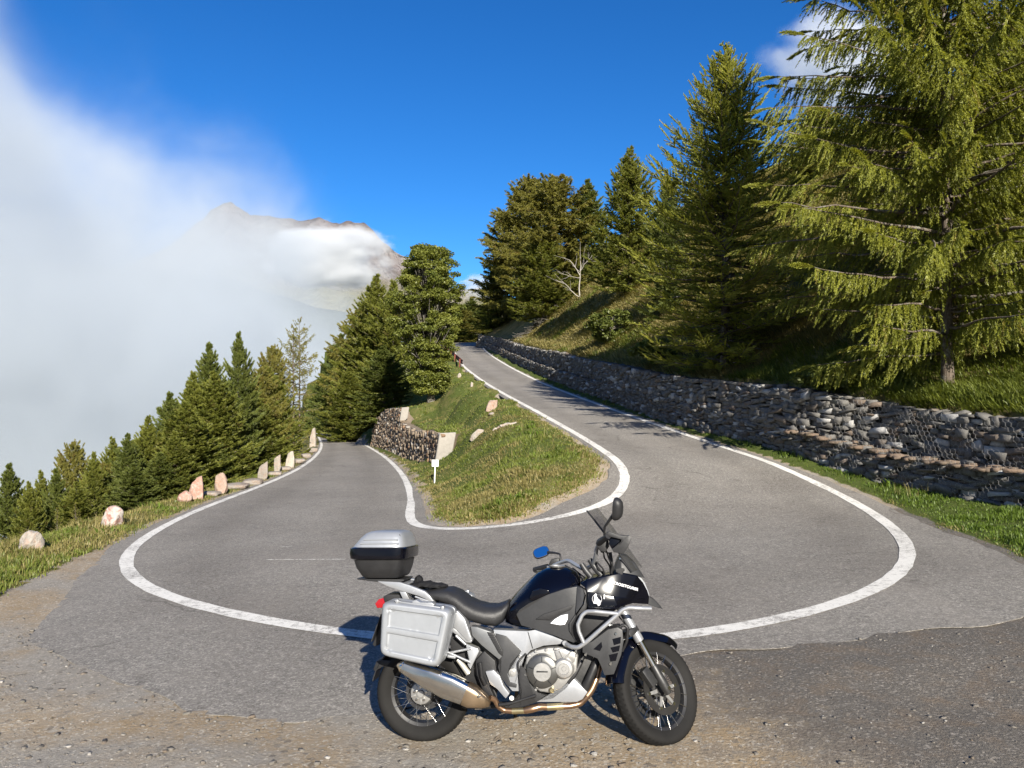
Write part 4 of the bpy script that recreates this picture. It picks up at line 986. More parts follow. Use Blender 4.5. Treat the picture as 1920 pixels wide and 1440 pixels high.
broad_tree(4, H, 2.25, b + np.array([-0.5, 0.3, 0]), 'round crowned tree with layered branches on the spur beside the rusty rail', L_PINE, B_GREY, nclump=420, per=230, lf=0.15, squash=0.5, trunk_r=0.22, crown0=0.07, lean=-0.05)
b = ground(985, 602); broad_tree(14, top_h(480, b[1], b), 2.0, b, 'grey green leafy tree at the front of the conifers by the upper bend', L_GREY, B_GREY, nclump=80, per=160, lf=0.17, trunk_r=0.12, crown0=0.12, squash=0.8)
def bush(px, by, w_, h_, label, leaf, seed):
    b = ground(px, by); k = b[1] / FPX
    return broad_tree(seed, h_ * k, w_ * k * 0.5, b, label, leaf, B_GREY, nclump=46, per=230, lf=0.16, trunk_r=0.04, crown0=0.1, squash=0.8, name='bush', cat='bush')
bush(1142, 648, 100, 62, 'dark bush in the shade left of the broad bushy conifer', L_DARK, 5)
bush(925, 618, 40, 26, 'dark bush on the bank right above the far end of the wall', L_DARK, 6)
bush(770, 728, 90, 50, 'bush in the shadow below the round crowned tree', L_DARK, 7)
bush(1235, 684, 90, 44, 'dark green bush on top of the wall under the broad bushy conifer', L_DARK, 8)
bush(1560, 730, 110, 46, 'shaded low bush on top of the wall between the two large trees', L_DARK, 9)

# --- bare bleached sapling and brush pile
g = ground(1087, 560); k = g[1] / FPX * 0.88
wood = Acc(); rr = np.random.default_rng(6)
def limb(pts, r0, r1, depth):
    P = np.array([(x * k, y * k, z * k) for x, y, z in pts]); P = resample(smooth(resample(P, 9), 1), 9); P[1:-1] += rr.normal(size=(7, 3)) * 0.03
    wood.add(*sweep(P, np.linspace(r0, r1, 9), 5))
    if depth > 0:
        for j in range(6):
            i = int(rr.integers(3, 8)); d_ = (P[i] - P[i - 2]); d_ /= np.linalg.norm(d_); d_ = d_ + rr.normal(size=3) * 0.55 + np.array([0, 0, 0.15]); L_ = rr.uniform(0.4, 1.0)
            Q = np.array([P[i], P[i] + d_ * L_ * 0.5 + rr.normal(size=3) * 0.04, P[i] + d_ * L_ + rr.normal(size=3) * 0.08]); wood.add(*sweep(resample(Q, 5), np.linspace(r1 * 1.6, 0.006, 5), 4))
limb([(0, 0, -4), (-2, 0, 25), (2, 3, 55), (1, 0, 95)], 0.085, 0.02, 1)
limb([(-2, 0, 4), (-18, -6, 14), (-30, -6, 32), (-52, -8, 40)], 0.06, 0.015, 2)
limb([(1, 2, 50), (-8, 6, 66), (-18, 8, 82), (-34, 8, 90)], 0.05, 0.014, 2)
limb([(1, 2, 45), (-14, -8, 44), (-34, -12, 50), (-48, -10, 56)], 0.035, 0.012, 1)
limb([(2, 3, 60), (9, -4, 72), (20, -6, 84), (26, -4, 92)], 0.04, 0.012, 1)
V, F = wood.get(); bt = empty('bare_tree', tuple(g), 'bleached leafless sapling leaning on the slope above the stone wall', 'tree')
link_mesh('trunk', mesh_np('trunk', V, F), B_DEAD, bt, True)
g = ground(1010, 612); A_, B_ = [], []
for _ in range(150):
    c = np.array([rr.normal() * 1.5, rr.normal() * 1.0, 0]); c[2] = zterr(np.array([g[0] + c[0]]), np.array([g[1] + c[1]]))[0] - g[2] + rr.uniform(0.0, 0.6)
    d_ = rr.normal(size=3) * np.array([1, 1, 0.35]); d_ *= rr.uniform(0.3, 0.9) / np.linalg.norm(d_); A_.append(c - d_); B_.append(c + d_)
V, F = tubes_np(A_, B_, 0.018, 4); o = link_mesh('brush_pile', mesh_np('brush_pile', V, F), B_GREY); o.location = tuple(g)
tag(o, 'heap of dry grey branches on the slope above the wall, left of the bare sapling', 'brush pile')
# ------------------------------------------------------------------ turf, weeds and grit: nobody could count them
M_GRASS = mat_leaf('grass_blades', (0.072, 0.105, 0.016), (0.21, 0.24, 0.046), None, 0.35)
M_DRYGR = mat_leaf('dry_grass_blades', (0.095, 0.095, 0.024), (0.36, 0.30, 0.115), (0.44, 0.36, 0.18), 0.35)
M_LUSH = mat_leaf('lush_grass_blades', (0.050, 0.095, 0.010), (0.150, 0.215, 0.028), None, 0.4)
def blades(name, x, y, h, mat, per=6, wd=0.010, spread=0.06, lay=0.5, seed=0, downhill=0.0, label=None):
    r = np.random.default_rng(seed); n = len(x)
    if n == 0: return
    ci = np.repeat(np.arange(n), per); N = len(ci)
    bx = x[ci] + r.normal(size=N) * spread; by = y[ci] + r.normal(size=N) * spread
    bz = zfast(bx, by) - 0.015
    hh = h[ci] * r.uniform(0.5, 1.25, N); a = r.uniform(0, 6.283, N)
    dv = np.stack([np.cos(a), np.sin(a), np.zeros(N)], 1) * (lay * hh * np.abs(r.normal(0.5, 0.5, N)))[:, None]
    if downhill:
        e = 0.3; gx = (zfast(bx + e, by) - zfast(bx - e, by)) / (2 * e); gy = (zfast(bx, by + e) - zfast(bx, by - e)) / (2 * e)
        gm = np.sqrt(gx ** 2 + gy ** 2) + 1e-6; k = np.minimum(gm, 1.0) * downhill * hh
        dv[:, 0] -= gx / gm * k; dv[:, 1] -= gy / gm * k; dv[:, 2] -= np.minimum(gm, 1.0) * k * 0.55
    w_ = np.stack([-np.sin(a), np.cos(a), np.zeros(N)], 1) * (wd * r.uniform(0.6, 1.3, N) * np.maximum(1, np.hypot(bx, by) / 22))[:, None]
    b = np.stack([bx, by, bz], 1); mid = b + np.array([0, 0, 1]) * (hh * 0.6)[:, None] + dv * 0.35; tip = b + np.array([0, 0, 1]) * (hh * 0.9)[:, None] + dv
    V = np.stack([b - w_, b + w_, mid + w_ * 0.8, mid - w_ * 0.8, tip], 1).reshape(-1, 3)
    i = np.arange(N) * 5
    Q = np.stack([i, i + 1, i + 2, i + 3], 1); T = np.stack([i + 3, i + 2, i + 4], 1)
    tint = np.repeat(np.clip(0.5 + 0.2 * r.normal(size=n)[ci] + 0.12 * r.normal(size=N), 0, 1), 5)
    o = link_mesh(name, mesh_np(name, V, [Q, T], dict(tint=tint)), mat); return tag(o, label, None, None, 'stuff')
def scatter(n, x0, x1, y0, y1, seed, near=14.0, pw=1.6):
    r = np.random.default_rng(seed); x = r.uniform(x0, x1, n * 3); y = y0 + (y1 - y0) * r.random(n * 3) ** 1.5
    keep = r.random(n * 3) < np.minimum(1, (near / np.maximum(y, near)) ** pw) * 1.0
    return x[keep], y[keep]
def pick(x, y, cond, seed):
    z, I = zterr(x, y, True); I['z'] = z; k = cond(x, y, I); return x[k], y[k], {q: v[k] for q, v in I.items() if hasattr(v, '__len__') and len(v) == len(k)}
# spur
x, y = scatter(34000, -13, 3.4, 13.6, 58, 1)
pn = vnoise(x, y, 0.8, 9)
x, y, I = pick(x, y, lambda x, y, I: I['isl'] & (I['di'] > 0.22) & ~((I['s2'] > -0.35) & (I['s2'] < 0.45) & (x < -3.5)), 1)
pn = vnoise(x, y, 0.75, 9) + 0.5 * vnoise(x, y, 2.1, 4); rim = I['di'] < 0.8
dm = (pn > 0.18) | (rim & (np.random.default_rng(0).random(len(x)) < 0.6))
hg = 0.07 + 0.07 * np.clip(vnoise(x, y, 1.3, 2) + 0.3, 0, 1.2)
blades('spur_grass', x[~dm], y[~dm], hg[~dm], M_GRASS, 6, 0.010, 0.08, 0.8, 11, 0.7, 'green turf covering the spur between the two roads')
blades('spur_dry_grass', x[dm], y[dm], hg[dm] * 0.9, M_DRYGR, 6, 0.009, 0.08, 0.9, 12, 0.8, 'straw coloured grass mixed into the turf of the spur')
# left verge
x, y = scatter(26000, -16, -4.4, 8.0, 60, 2, 12)
x, y, I = pick(x, y, lambda x, y, I: ~I['isl'] & ~I['rd'] & (I['do'] > 0.12) & (I['do'] < 4.5) & (inpoly(x, y, GRASS_LEFT) | (fr[I['ko']] < 2.3)), 2)
pn = vnoise(x, y, 0.9, 3); dm = (pn > 0.05) ^ (np.random.default_rng(1).random(len(x)) < 0.15); hg = 0.09 + 0.15 * sstep(0.6, 2.0, I['do']) * np.clip(0.6 + vnoise(x, y, 1.2, 6), 0.15, 1.4)
blades('verge_grass', x[~dm], y[~dm], hg[~dm], M_GRASS, 6, 0.008, 0.07, 0.9, 13, 0.3, 'green grass on the left verge of the lower road')
blades('verge_dry_grass', x[dm], y[dm], hg[dm] * 1.1, M_DRYGR, 6, 0.007, 0.07, 1.0, 14, 0.3, 'dry straw grass on the left verge among the boulders')
# right verge, lush
x, y = scatter(46000, 1.5, 12.5, 3.2, 62, 3, 9)
yr = lambda x: np.interp(x, GR_NEAR_RIGHT[:, 0], GR_NEAR_RIGHT[:, 1])
x, y, I = pick(x, y, lambda x, y, I: ~I['isl'] & ~I['rd'] & (fr[I['ko']] > 6.5) & (I['s1'] < 0.0) & (I['do'] > 0.08) & ((y > yr(x)) | (fr[I['ko']] > 7.6)), 3)
edge = I['do'] < 0.32; dm = edge & (np.random.default_rng(2).random(len(x)) < 0.5)
hg = (0.05 + 0.11 * np.clip(vnoise(x, y, 1.5, 8) + 0.35, 0, 1.3)) * sstep(-0.1, 0.7, I['do'])
blades('roadside_grass', x[~dm], y[~dm], hg[~dm], M_LUSH, 7, 0.008, 0.06, 0.8, 15, 0.0, 'lush green grass between the upper road and the stone wall')
blades('roadside_dry_grass', x[dm], y[dm], hg[dm], M_DRYGR, 7, 0.006, 0.06, 1.2, 16, 0.0, 'dead straw along the tarmac edge on the right')
# hillside
x, y = scatter(95000, 0, 34, 4, 78, 4, 18, 1.2)
x, y, I = pick(x, y, lambda x, y, I: (I['s1'] > 0.75) & (I['s1'] < 26) & (y < 110), 4)
pn = vnoise(x, y, 0.35, 2) + 0.5 * vnoise(x, y, 1.1, 5); near_w = I['s1'] < 3.0
dm = (pn > np.where(y > 24, -0.6, -0.15)) & ~((near_w) & (y < 24)); hg = 0.30 + 0.22 * np.clip(vnoise(x, y, 0.9, 12), -0.6, 1)
blades('hillside_grass', x[~dm], y[~dm], hg[~dm], M_GRASS, 6, 0.012, 0.16, 0.7, 17, 0.9, 'long green grass on the slope above the stone wall')
blades('hillside_dry_grass', x[dm], y[dm], hg[dm], M_DRYGR, 6, 0.011, 0.16, 0.7, 18, 1.0, 'long yellow dry grass on the slope above the stone wall')
# taller dead stalks and weeds breaking up the turf
x, y = scatter(5200, -16, 12, 8, 45, 31, 14)
x, y, I = pick(x, y, lambda x, y, I: ~I['rd'] & (I['s1'] < -0.1) & (((I['isl']) & (I['di'] > 0.5) & ~((I['s2'] > -0.6) & (I['s2'] < 1.0) & (x < -3.5))) | (~I['isl'] & (I['do'] > 0.5) & (I['do'] < 4.5) & (inpoly(x, y, GRASS_LEFT) | (fr[I['ko']] < 2.3) | (fr[I['ko']] > 7.2)))), 31)
k = vnoise(x, y, 0.6, 15) > 0.1; x, y = x[k], y[k]
blades('dead_stalks', x, y, np.random.default_rng(3).uniform(0.16, 0.42, len(x)), M_DRYGR, 3, 0.004, 0.05, 0.7, 32, 0.3, 'thin dead stalks standing above the turf')
x, y = scatter(1500, -16, 12, 8, 36, 33, 14)
x, y, I = pick(x, y, lambda x, y, I: ~I['rd'] & (I['s1'] < -0.15) & (((I['isl']) & (I['di'] > 0.6)) | (~I['isl'] & (I['do'] > 0.5) & (I['do'] < 4.5) & (inpoly(x, y, GRASS_LEFT) | (fr[I['ko']] > 7.0)))), 33)
k = vnoise(x, y, 0.7, 25) > 0.25; x, y = x[k], y[k]
blades('broad_leaf_weeds', x, y, np.random.default_rng(4).uniform(0.08, 0.2, len(x)), M_LUSH, 12, 0.022, 0.09, 1.6, 34, 0.0, 'low broad leaved weeds in dark clumps in the turf')
# grit on the shoulder
r = np.random.default_rng(21); n = 11000
x = r.uniform(-7, 8, n); y = 2.6 + 6.5 * r.random(n) ** 1.3
z, I = zterr(x, y, True); k = ~I['rd'] & ~I['isl'] & (I['do'] > 0.02) & (y < 8.5) & ~inpoly(x, y, GRASS_LEFT) & ((x < 0.8) | (r.random(n) < 0.35)); x, y, z = x[k], y[k], z[k]; n = len(x)
sz = 0.004 + 0.011 * r.random(n) ** 3.5; sz *= np.where(x > 1.0, 0.75, 1)
a = r.uniform(0, 6.28, n); AX = np.stack([np.stack([np.cos(a), np.sin(a), 0 * a], 1), np.stack([-np.sin(a), np.cos(a), 0 * a], 1), np.tile([0, 0, 1.0], (n, 1))], 1)
V, F = stones(np.stack([x, y, z + sz * 0.2], 1), AX, np.stack([sz * r.uniform(0.8, 1.7, n), sz, sz * 0.6], 1), 5, 0.16)
M_GRIT = mat_stone('grit', base=((0.11, 0.10, 0.085), (0.33, 0.30, 0.26)), white=(0.6, 0.57, 0.52), warm=(0.24, 0.17, 0.11), scale=30)
tag(link_mesh('loose_gravel', mesh_np('loose_gravel', V, F, dict(tint=np.repeat(r.random(n), 26))), M_GRIT, None, True), 'loose grit and small stones on the shoulder around the motorbike', None, None, 'stuff')
# ------------------------------------------------------------------ the motorbike (local axes: x forward, y left, z up, origin under the rear wheel)
BO = Vector((-0.595, 4.80, 0)); BO.z = float(zterr(np.array([BO.x]), np.array([BO.y]))[0])
_fc = Vector((0.985, 4.61, 0)); _fc.z = float(zterr(np.array([_fc.x]), np.array([_fc.y]))[0])
BO.z = -2.412; _fc.z = -2.345
BX = (_fc - BO).normalized(); _up = Vector((0, 0, 1)); _l0 = _up.cross(BX).normalized(); _u0 = BX.cross(_l0)
LEAN = R(9.5)
BZ = (_u0 * math.cos(LEAN) + _l0 * math.sin(LEAN)).normalized(); BY = BZ.cross(BX).normalized()
bike = empty('motorcycle', (0, 0, 0), 'black touring motorbike with silver side case and top box, parked on the shoulder', 'motorbike')
bike.matrix_world = Matrix((( BX.x, BY.x, BZ.x, BO.x), (BX.y, BY.y, BZ.y, BO.y), (BX.z, BY.z, BZ.z, BO.z), (0, 0, 0, 1)))
SIDE = -BY
def B(zx, zy, lat):
    """a traced side-view point at a lateral distance right of the bike's middle plane -> local (x, y, z) in metres"""
    X, Z = ray(640 + zx / 2.743, 900 + zy / 2.743); rd = Vector((X, 1, Z))
    d = (BO.dot(SIDE) + lat) / rd.dot(SIDE); p = rd * d - BO
    return Vector((p.dot(BX), -lat, p.dot(BZ)))
# materials
PAINT = NT('deep_blue_black_paint'); _n = PAINT.noise(3, PAINT.coord(), 3)
PAINT.bsdf(PAINT.mix(_n, (0.0014, 0.0015, 0.003), (0.002, 0.0022, 0.005)), 0.14, 0, 0.35, None, 0.25); PAINT = PAINT.m
MATTE = simple('matte_black_plastic', (0.016, 0.016, 0.017), 0.48, 0, 0.45, var=0.25, scale=90, bumpy=0.15)
GREYP = simple('dark_grey_plastic', (0.028, 0.0285, 0.03), 0.45, 0, 0.5, var=0.15, scale=90, bumpy=0.1)
SEATM = simple('seat_vinyl', (0.020, 0.020, 0.021), 0.5, 0, 0.45, var=0.2, scale=120, bumpy=0.35)
SILV = simple('silver_paint', (0.36, 0.37, 0.385), 0.33, 0.55, 0.5, var=0.06, scale=60)
CASE = simple('brushed_case_aluminium', (0.31, 0.325, 0.345), 0.40, 0.45, 0.5, var=0.07, scale=30, bumpy=0.08)
ALU = simple('cast_aluminium', (0.40, 0.395, 0.38), 0.40, 0.75, 0.5, var=0.15, scale=45, bumpy=0.2)
STEEL = simple('polished_steel', (0.62, 0.60, 0.56), 0.16, 1.0, 0.5, var=0.1, scale=14)
DARKM = simple('dark_cast_metal', (0.05, 0.05, 0.05), 0.45, 0.6, 0.5, var=0.3, scale=40, bumpy=0.25)
BRONZE = simple('heat_tinted_pipe', (0.33, 0.21, 0.13), 0.3, 0.9, 0.5, var=0.45, scale=10)
GOLDP = simple('straw_tinted_pipe', (0.50, 0.42, 0.24), 0.28, 0.9, 0.5, var=0.3, scale=10)
RUBB = NT('tyre_rubber'); _o = RUBB.coord(); _n1 = RUBB.noise(60, _o, 4); RUBB.bsdf(RUBB.mix(RUBB.noise(6, _o, 4), (0.007, 0.007, 0.007), (0.018, 0.017, 0.016)), 0.75, 0, 0.2, RUBB.bump(_n1, 0.3, 0.004)); RUBB = RUBB.m
REDL = simple('red_lens', (0.28, 0.008, 0.012), 0.12, 0, 0.5, 0.6, var=0.2)
_t = NT('mirror_glass'); _t.bsdf((0.9, 0.9, 0.92), 0.02, 1.0); MIRR = _t.m
_t = NT('smoked_screen'); _t.bsdf((0.055, 0.055, 0.05), 0.06, 0, 0.5, None, 0.0, 0.0, 1.45, 0.3); SCREEN = _t.m
_t = NT('headlight_glass'); _t.bsdf((0.5, 0.52, 0.54), 0.08, 0.2, 0.6, None, 1.0); HEADL = _t.m
WHITEM = simple('white_lettering', (0.75, 0.75, 0.77), 0.4)

def fin(bm, name, mat, parent=None, ang=35, bev=0.0, seg=2, S=None):
    bmesh.ops.recalc_face_normals(bm, faces=bm.faces[:])
    if bev > 0:
        es = [e for e in bm.edges if len(e.link_faces) == 2 and e.calc_face_angle(0) > R(25)]
        try: bmesh.ops.bevel(bm, geom=es, offset=bev, segments=seg, affect='EDGES', clamp_overlap=True, profile=0.6)
        except Exception: pass
    me = bpy.data.meshes.new(name); bm.to_mesh(me); bm.free()
    if S is not None: me.transform(S)
    me.shade_smooth()
    try: me.set_sharp_from_angle(angle=R(ang))
    except Exception: pass
    return link_mesh(name, me, mat, parent or bike)
def panel(name, pts, inner, mat, parent=None, bev=0.008, seg=2, lat=None, S=None, ang=35, mirror=False):
    """outer skin through traced points (each with its own lateral distance), carried back to an inner lateral distance"""
    bm = bmesh.new(); P = [B(p[0], p[1], p[2] if len(p) > 2 else lat) for p in pts]
    for sg in ((1, -1) if mirror else (1,)):
        a = [bm.verts.new((p.x, p.y * sg, p.z)) for p in P]; b = [bm.verts.new((p.x, -inner * sg, p.z)) for p in P]; n = len(P)
        for i in range(n): bm.faces.new((a[i], a[(i + 1) % n], b[(i + 1) % n], b[i]))
        f1 = bm.faces.new(a); f2 = bm.faces.new(b[::-1])
        bmesh.ops.triangulate(bm, faces=[f1, f2])
    return fin(bm, name, mat, parent, ang, bev, seg, S)
def loft(name, secs, mat, parent=None, sub=1, S=None, caps=True, ang=40):
    bm = bmesh.new(); V = [[bm.verts.new(p) for p in s] for s in secs]; n = len(secs[0])
    for i in range(len(V) - 1):
        for j in range(n): bm.faces.new((V[i][j], V[i][(j + 1) % n], V[i + 1][(j + 1) % n], V[i + 1][j]))
    if caps: bm.faces.new(V[0][::-1]); bm.faces.new(V[-1])
    return fin(bm, name, mat, parent, ang, 0, 2, S)
def tube(name, pts, r, mat, parent=None, S=None, n=24, sides=10, it=1, me_only=False):
    P = np.array([tuple(p) for p in pts], float)
    if it: P = smooth(resample(P, n), it)
    rr = np.broadcast_to(np.asarray(r, float), (len(P),)) if np.ndim(r) == 0 else np.interp(np.linspace(0, 1, len(P)), np.linspace(0, 1, len(r)), r)
    t = np.gradient(P, axis=0); t /= np.linalg.norm(t, axis=1)[:, None]
    u = np.cross(t[0], [0.3, 1, 0.2]); u /= np.linalg.norm(u); secs = []
    for k in range(len(P)):
        u = u - t[k] * u.dot(t[k]); u /= np.linalg.norm(u); v = np.cross(t[k], u)
        secs.append([tuple(P[k] + rr[k] * (math.cos(a) * u + math.sin(a) * v)) for a in np.arange(sides) * 2 * math.pi / sides])
    return loft(name, secs, mat, parent, S=S, ang=50)
def lathe(name, prof, c, mat, parent=None, seg=64, S=None, a0=0.0, a1=2 * math.pi, close=False, ang=35):
    """profile (radius, y) turned about the y axis through c"""
    full = abs(a1 - a0 - 2 * math.pi) < 1e-6; bm = bmesh.new(); rings = []
    for k in range(seg if full else seg + 1):
        a = a0 + (a1 - a0) * k / seg; rings.append([bm.verts.new((c[0] + r_ * math.cos(a), c[1] + y_, c[2] + r_ * math.sin(a))) for r_, y_ in prof])
    n = len(prof); m = len(rings)
    for k in range(m if full else m - 1):
        A_, B_ = rings[k], rings[(k + 1) % m]
        for j in range(n if close else n - 1): bm.faces.new((A_[j], A_[(j + 1) % n], B_[(j + 1) % n], B_[j]))
    if close and not full: bm.faces.new(rings[0]); bm.faces.new(rings[-1][::-1])
    bmesh.ops.remove_doubles(bm, verts=bm.verts[:], dist=1e-5)
    return fin(bm, name, mat, parent, ang, 0, 2, S)
def boxb(name, c, s, mat, parent=None, bev=0.004, rot=None, S=None):
    bm = bmesh.new(); bmesh.ops.create_cube(bm, size=1); bmesh.ops.scale(bm, vec=s, verts=bm.verts)
    if rot: bmesh.ops.rotate(bm, matrix=Matrix.Rotation(rot[0], 3, rot[1]), verts=bm.verts)
    bmesh.ops.translate(bm, vec=c, verts=bm.verts); return fin(bm, name, mat, parent, 35, bev, 2, S)

# steering: the whole front end is turned to the left lock
WB = 1.575; FR_, RR_ = 0.33, 0.322
RAKE = R(27.5); ax_pt = Vector((WB + 0.107, 0, 0)); ax_dir = Vector((-math.sin(RAKE), 0, math.cos(RAKE)))
STEER = Matrix.Translation(ax_pt) @ Matrix.Rotation(R(43), 4, ax_dir) @ Matrix.Translation(-ax_pt)

def wheel(kind, c, ro, tw, rim_r, S, hub_r, seed, disc_side):
    w = bpy.data.objects.new(kind, None); COL.objects.link(w); w.parent = bike
    h = tw / 2; k = ro - rim_r
    prof = [(rim_r - 0.004, -h * 0.62), (rim_r + 0.006, -h * 0.72), (rim_r + k * 0.35, -h * 0.95), (rim_r + k * 0.62, -h), (rim_r + k * 0.80, -h * 0.90), (rim_r + k * 0.93, -h * 0.60), (ro - 0.002, -h * 0.28), (ro, 0)]
    prof = prof + [(a, -b_) for a, b_ in prof[-2::-1]]
    ty = lathe('tyre', prof, c, RUBB, w, 96, S, ang=60)
    # tread: slanted grooves standing as thin raised blocks between dark gaps
    bm = bmesh.new(); N = 62
    for i in range(N):
        for sg in (-1, 1):
            a = 2 * math.pi * (i + (0.5 if sg > 0 else 0)) / N
            q = []
            for (y0, r0, da) in ((0.10, ro + 0.0012, -0.018), (0.10, ro + 0.0012, 0.030), (0.62, ro - k * 0.075, 0.075), (0.86, ro - k * 0.17, 0.070), (0.86, ro - k * 0.17, 0.030), (0.62, ro - k * 0.075, 0.03)):
                q.append(bm.verts.new((c[0] + (r0 + 0.0016) * math.cos(a + da), c[1] + sg * y0 * h, c[2] + (r0 + 0.0016) * math.sin(a + da))))
            bm.faces.new(q)
    fin(bm, 'tread', RUBB, w, 35, 0, 2, S)
    rp = [(rim_r + 0.008, -h * 0.66), (rim_r + 0.010, -h * 0.60), (rim_r - 0.006, -h * 0.56), (rim_r - 0.022, -h * 0.45), (rim_r - 0.030, 0)]
    rp = rp + [(a, -b_) for a, b_ in rp[-2::-1]] + [(rim_r - 0.020, h * 0.3), (rim_r - 0.022, -h * 0.3)]
    lathe('rim', rp, c, MATTE, w, 80, S, close=True)
    lathe('rim_lip', [(rim_r + 0.0085, -h * 0.67), (rim_r + 0.0105, -h * 0.675), (rim_r + 0.0105, -h * 0.64), (rim_r + 0.0085, -h * 0.64)], c, STEEL, w, 80, S, close=True)
    lathe('hub', [(0.0, -h * 0.75), (hub_r * 0.55, -h * 0.75), (hub_r * 0.6, -h * 0.55), (hub_r, -h * 0.5), (hub_r, -h * 0.36), (hub_r * 0.55, -h * 0.3), (hub_r * 0.55, h * 0.3), (hub_r, h * 0.36), (hub_r, h * 0.5), (0.0, h * 0.55)], c, DARKM, w, 40, S)
    A_, B_ = [], []
    for i in range(40):
        sg = -1 if i % 2 else 1; fl = 1 if (i // 2) % 2 else -1
        a = 2 * math.pi * i / 40; b_ = a + fl * 0.42
        A_.append((c[0] + hub_r * 0.95 * math.cos(b_), c[1] + sg * h * 0.43, c[2] + hub_r * 0.95 * math.sin(b_)))
        B_.append((c[0] + (rim_r + 0.001) * math.cos(a), c[1] + sg * h * 0.60, c[2] + (rim_r + 0.001) * math.sin(a)))
    V, F = tubes_np(A_, B_, 0.0021, 6); me = mesh_np('spokes', V, F); me.transform(S if S is not None else Matrix()); me.shade_smooth(); link_mesh('spokes', me, STEEL, w)
    return w
CR = Vector((0, 0, RR_)); CF = Vector((WB, 0, FR_))
rw = wheel('rear_wheel', CR, RR_, 0.15, 0.222, None, 0.088, 1, 1)
# rear hub cover with bolts, brake disc
hc = lathe('hub_cover', [(0.0, -0.098), (0.022, -0.098), (0.026, -0.088), (0.070, -0.078), (0.076, -0.070), (0.078, -0.045), (0.0, -0.045)], CR, ALU, rw, 40)
for k in range(5):
    a = 2 * math.pi * k / 5 + 0.3
    V, F = None, None
    lathe('wheel_nut', [(0, -0.102), (0.0085, -0.101), (0.0095, -0.086), (0.0095, -0.07)], CR + Vector((0.043 * math.cos(a), 0, 0.043 * math.sin(a))), STEEL, rw, 6)
    boxb('cover_rib', CR + Vector((0.05 * math.cos(a + 0.63), -0.08, 0.05 * math.sin(a + 0.63))), (0.044, 0.012, 0.010), ALU, rw, 0.003, (-(a + 0.63), 'Y'))
lathe('brake_disc', [(0.085, 0.060), (0.138, 0.060), (0.138, 0.066), (0.085, 0.066)], CR, DARKM, rw, 48, close=True)
lathe('sprocket_ring', [(0.094, -0.03), (0.118, -0.03), (0.118, -0.036), (0.094, -0.036)], CR, MATTE, rw, 48, close=True)
fw = wheel('front_wheel', CF, FR_, 0.115, 0.245, STEER, 0.05, 2, 1)
for sd in (-1, 1):
    lathe('brake_disc', [(0.108, sd * 0.062), (0.155, sd * 0.062), (0.155, sd * 0.067), (0.108, sd * 0.067)], CF, simple('brake_disc_steel', (0.10, 0.095, 0.09), 0.35, 0.9) if sd < 0 else DARKM, fw, 56, STEER, close=True)
    bm = bmesh.new()
    for k in range(6):
        a = 2 * math.pi * k / 6 + 0.2; n0 = Vector((math.cos(a), 0, math.sin(a))); t0 = Vector((-math.sin(a), 0, math.cos(a)))
        q = [CF + n0 * r_ + t0 * w_ + Vector((0, sd * 0.068, 0)) for r_, w_ in ((0.045, -0.012), (0.118, -0.009), (0.118, 0.009), (0.045, 0.012))]
        a1 = [bm.verts.new(x) for x in q]; a2 = [bm.verts.new(x - Vector((0, sd * 0.007, 0))) for x in q]
        bm.faces.new(a1); bm.faces.new(a2[::-1])
        for i in range(4): bm.faces.new((a1[i], a1[(i + 1) % 4], a2[(i + 1) % 4], a2[i]))
    fin(bm, 'disc_carrier', ALU, fw, 35, 0, 2, STEER)
    for k in range(6):
        a = 2 * math.pi * k / 6 + 0.2; lathe('disc_button', [(0, sd * 0.072), (0.011, sd * 0.072), (0.013, sd * 0.066)], CF + Vector((0.118 * math.cos(a), 0, 0.118 * math.sin(a))), STEEL, fw, 12, STEER)
# front fork
fu = ax_dir
for sd in (-1, 1):
    y = sd * 0.105
    bot = Vector((WB, y, FR_)) + Vector((0.0, 0, 0.0)); top = bot + fu * 0.72; p1 = bot + fu * 0.03; p2 = bot + fu * 0.15; p3 = bot + fu * 0.335; p4 = bot + fu * 0.365
    fk = tube('fork_leg', [p3, p4, p4 + fu * 0.02, top], [0.030, 0.0315, 0.0295, 0.0295], SILV, None, STEER, 12, 20, 0)
    tube('slider', [p2, p3], 0.021, STEEL, fk, STEER, 6, 16, 0)
    tube('fork_foot', [bot - fu * 0.035, bot, p1 + fu * 0.03, p2, p2 + fu * 0.012], [0.02, 0.030, 0.030, 0.026, 0.022], DARKM, fk, STEER, 10, 16, 0)
    lathe('axle_cap', [(0, sd * 0.035), (0.012, sd * 0.035), (0.014, sd * 0.02), (0.014, 0)], Vector((WB, y, FR_)), STEEL, fk, 12, STEER)
    boxb('brake_caliper', Vector((WB - 0.115, sd * 0.083, FR_ + 0.075)), (0.065, 0.05, 0.125), DARKM, fk, 0.012, (R(-35), 'Y'), STEER)
    tube('brake_hose', [Vector((WB - 0.12, sd * 0.09, FR_ + 0.14)), Vector((WB - 0.11, sd * 0.09, FR_ + 0.24)), Vector((WB - 0.20, sd * 0.085, FR_ + 0.36)), Vector((WB - 0.30, sd * 0.07, FR_ + 0.5))], 0.005, MATTE, fk, STEER, 14, 6)
for hh_, nm in ((0.40, 'fork_clamp'), (0.70, 'fork_clamp')):
    p = CF + fu * hh_ - Vector((0.03, 0, 0)); boxb(nm, p, (0.10, 0.27, 0.045), DARKM, None, 0.012, (-RAKE, 'Y'), STEER)
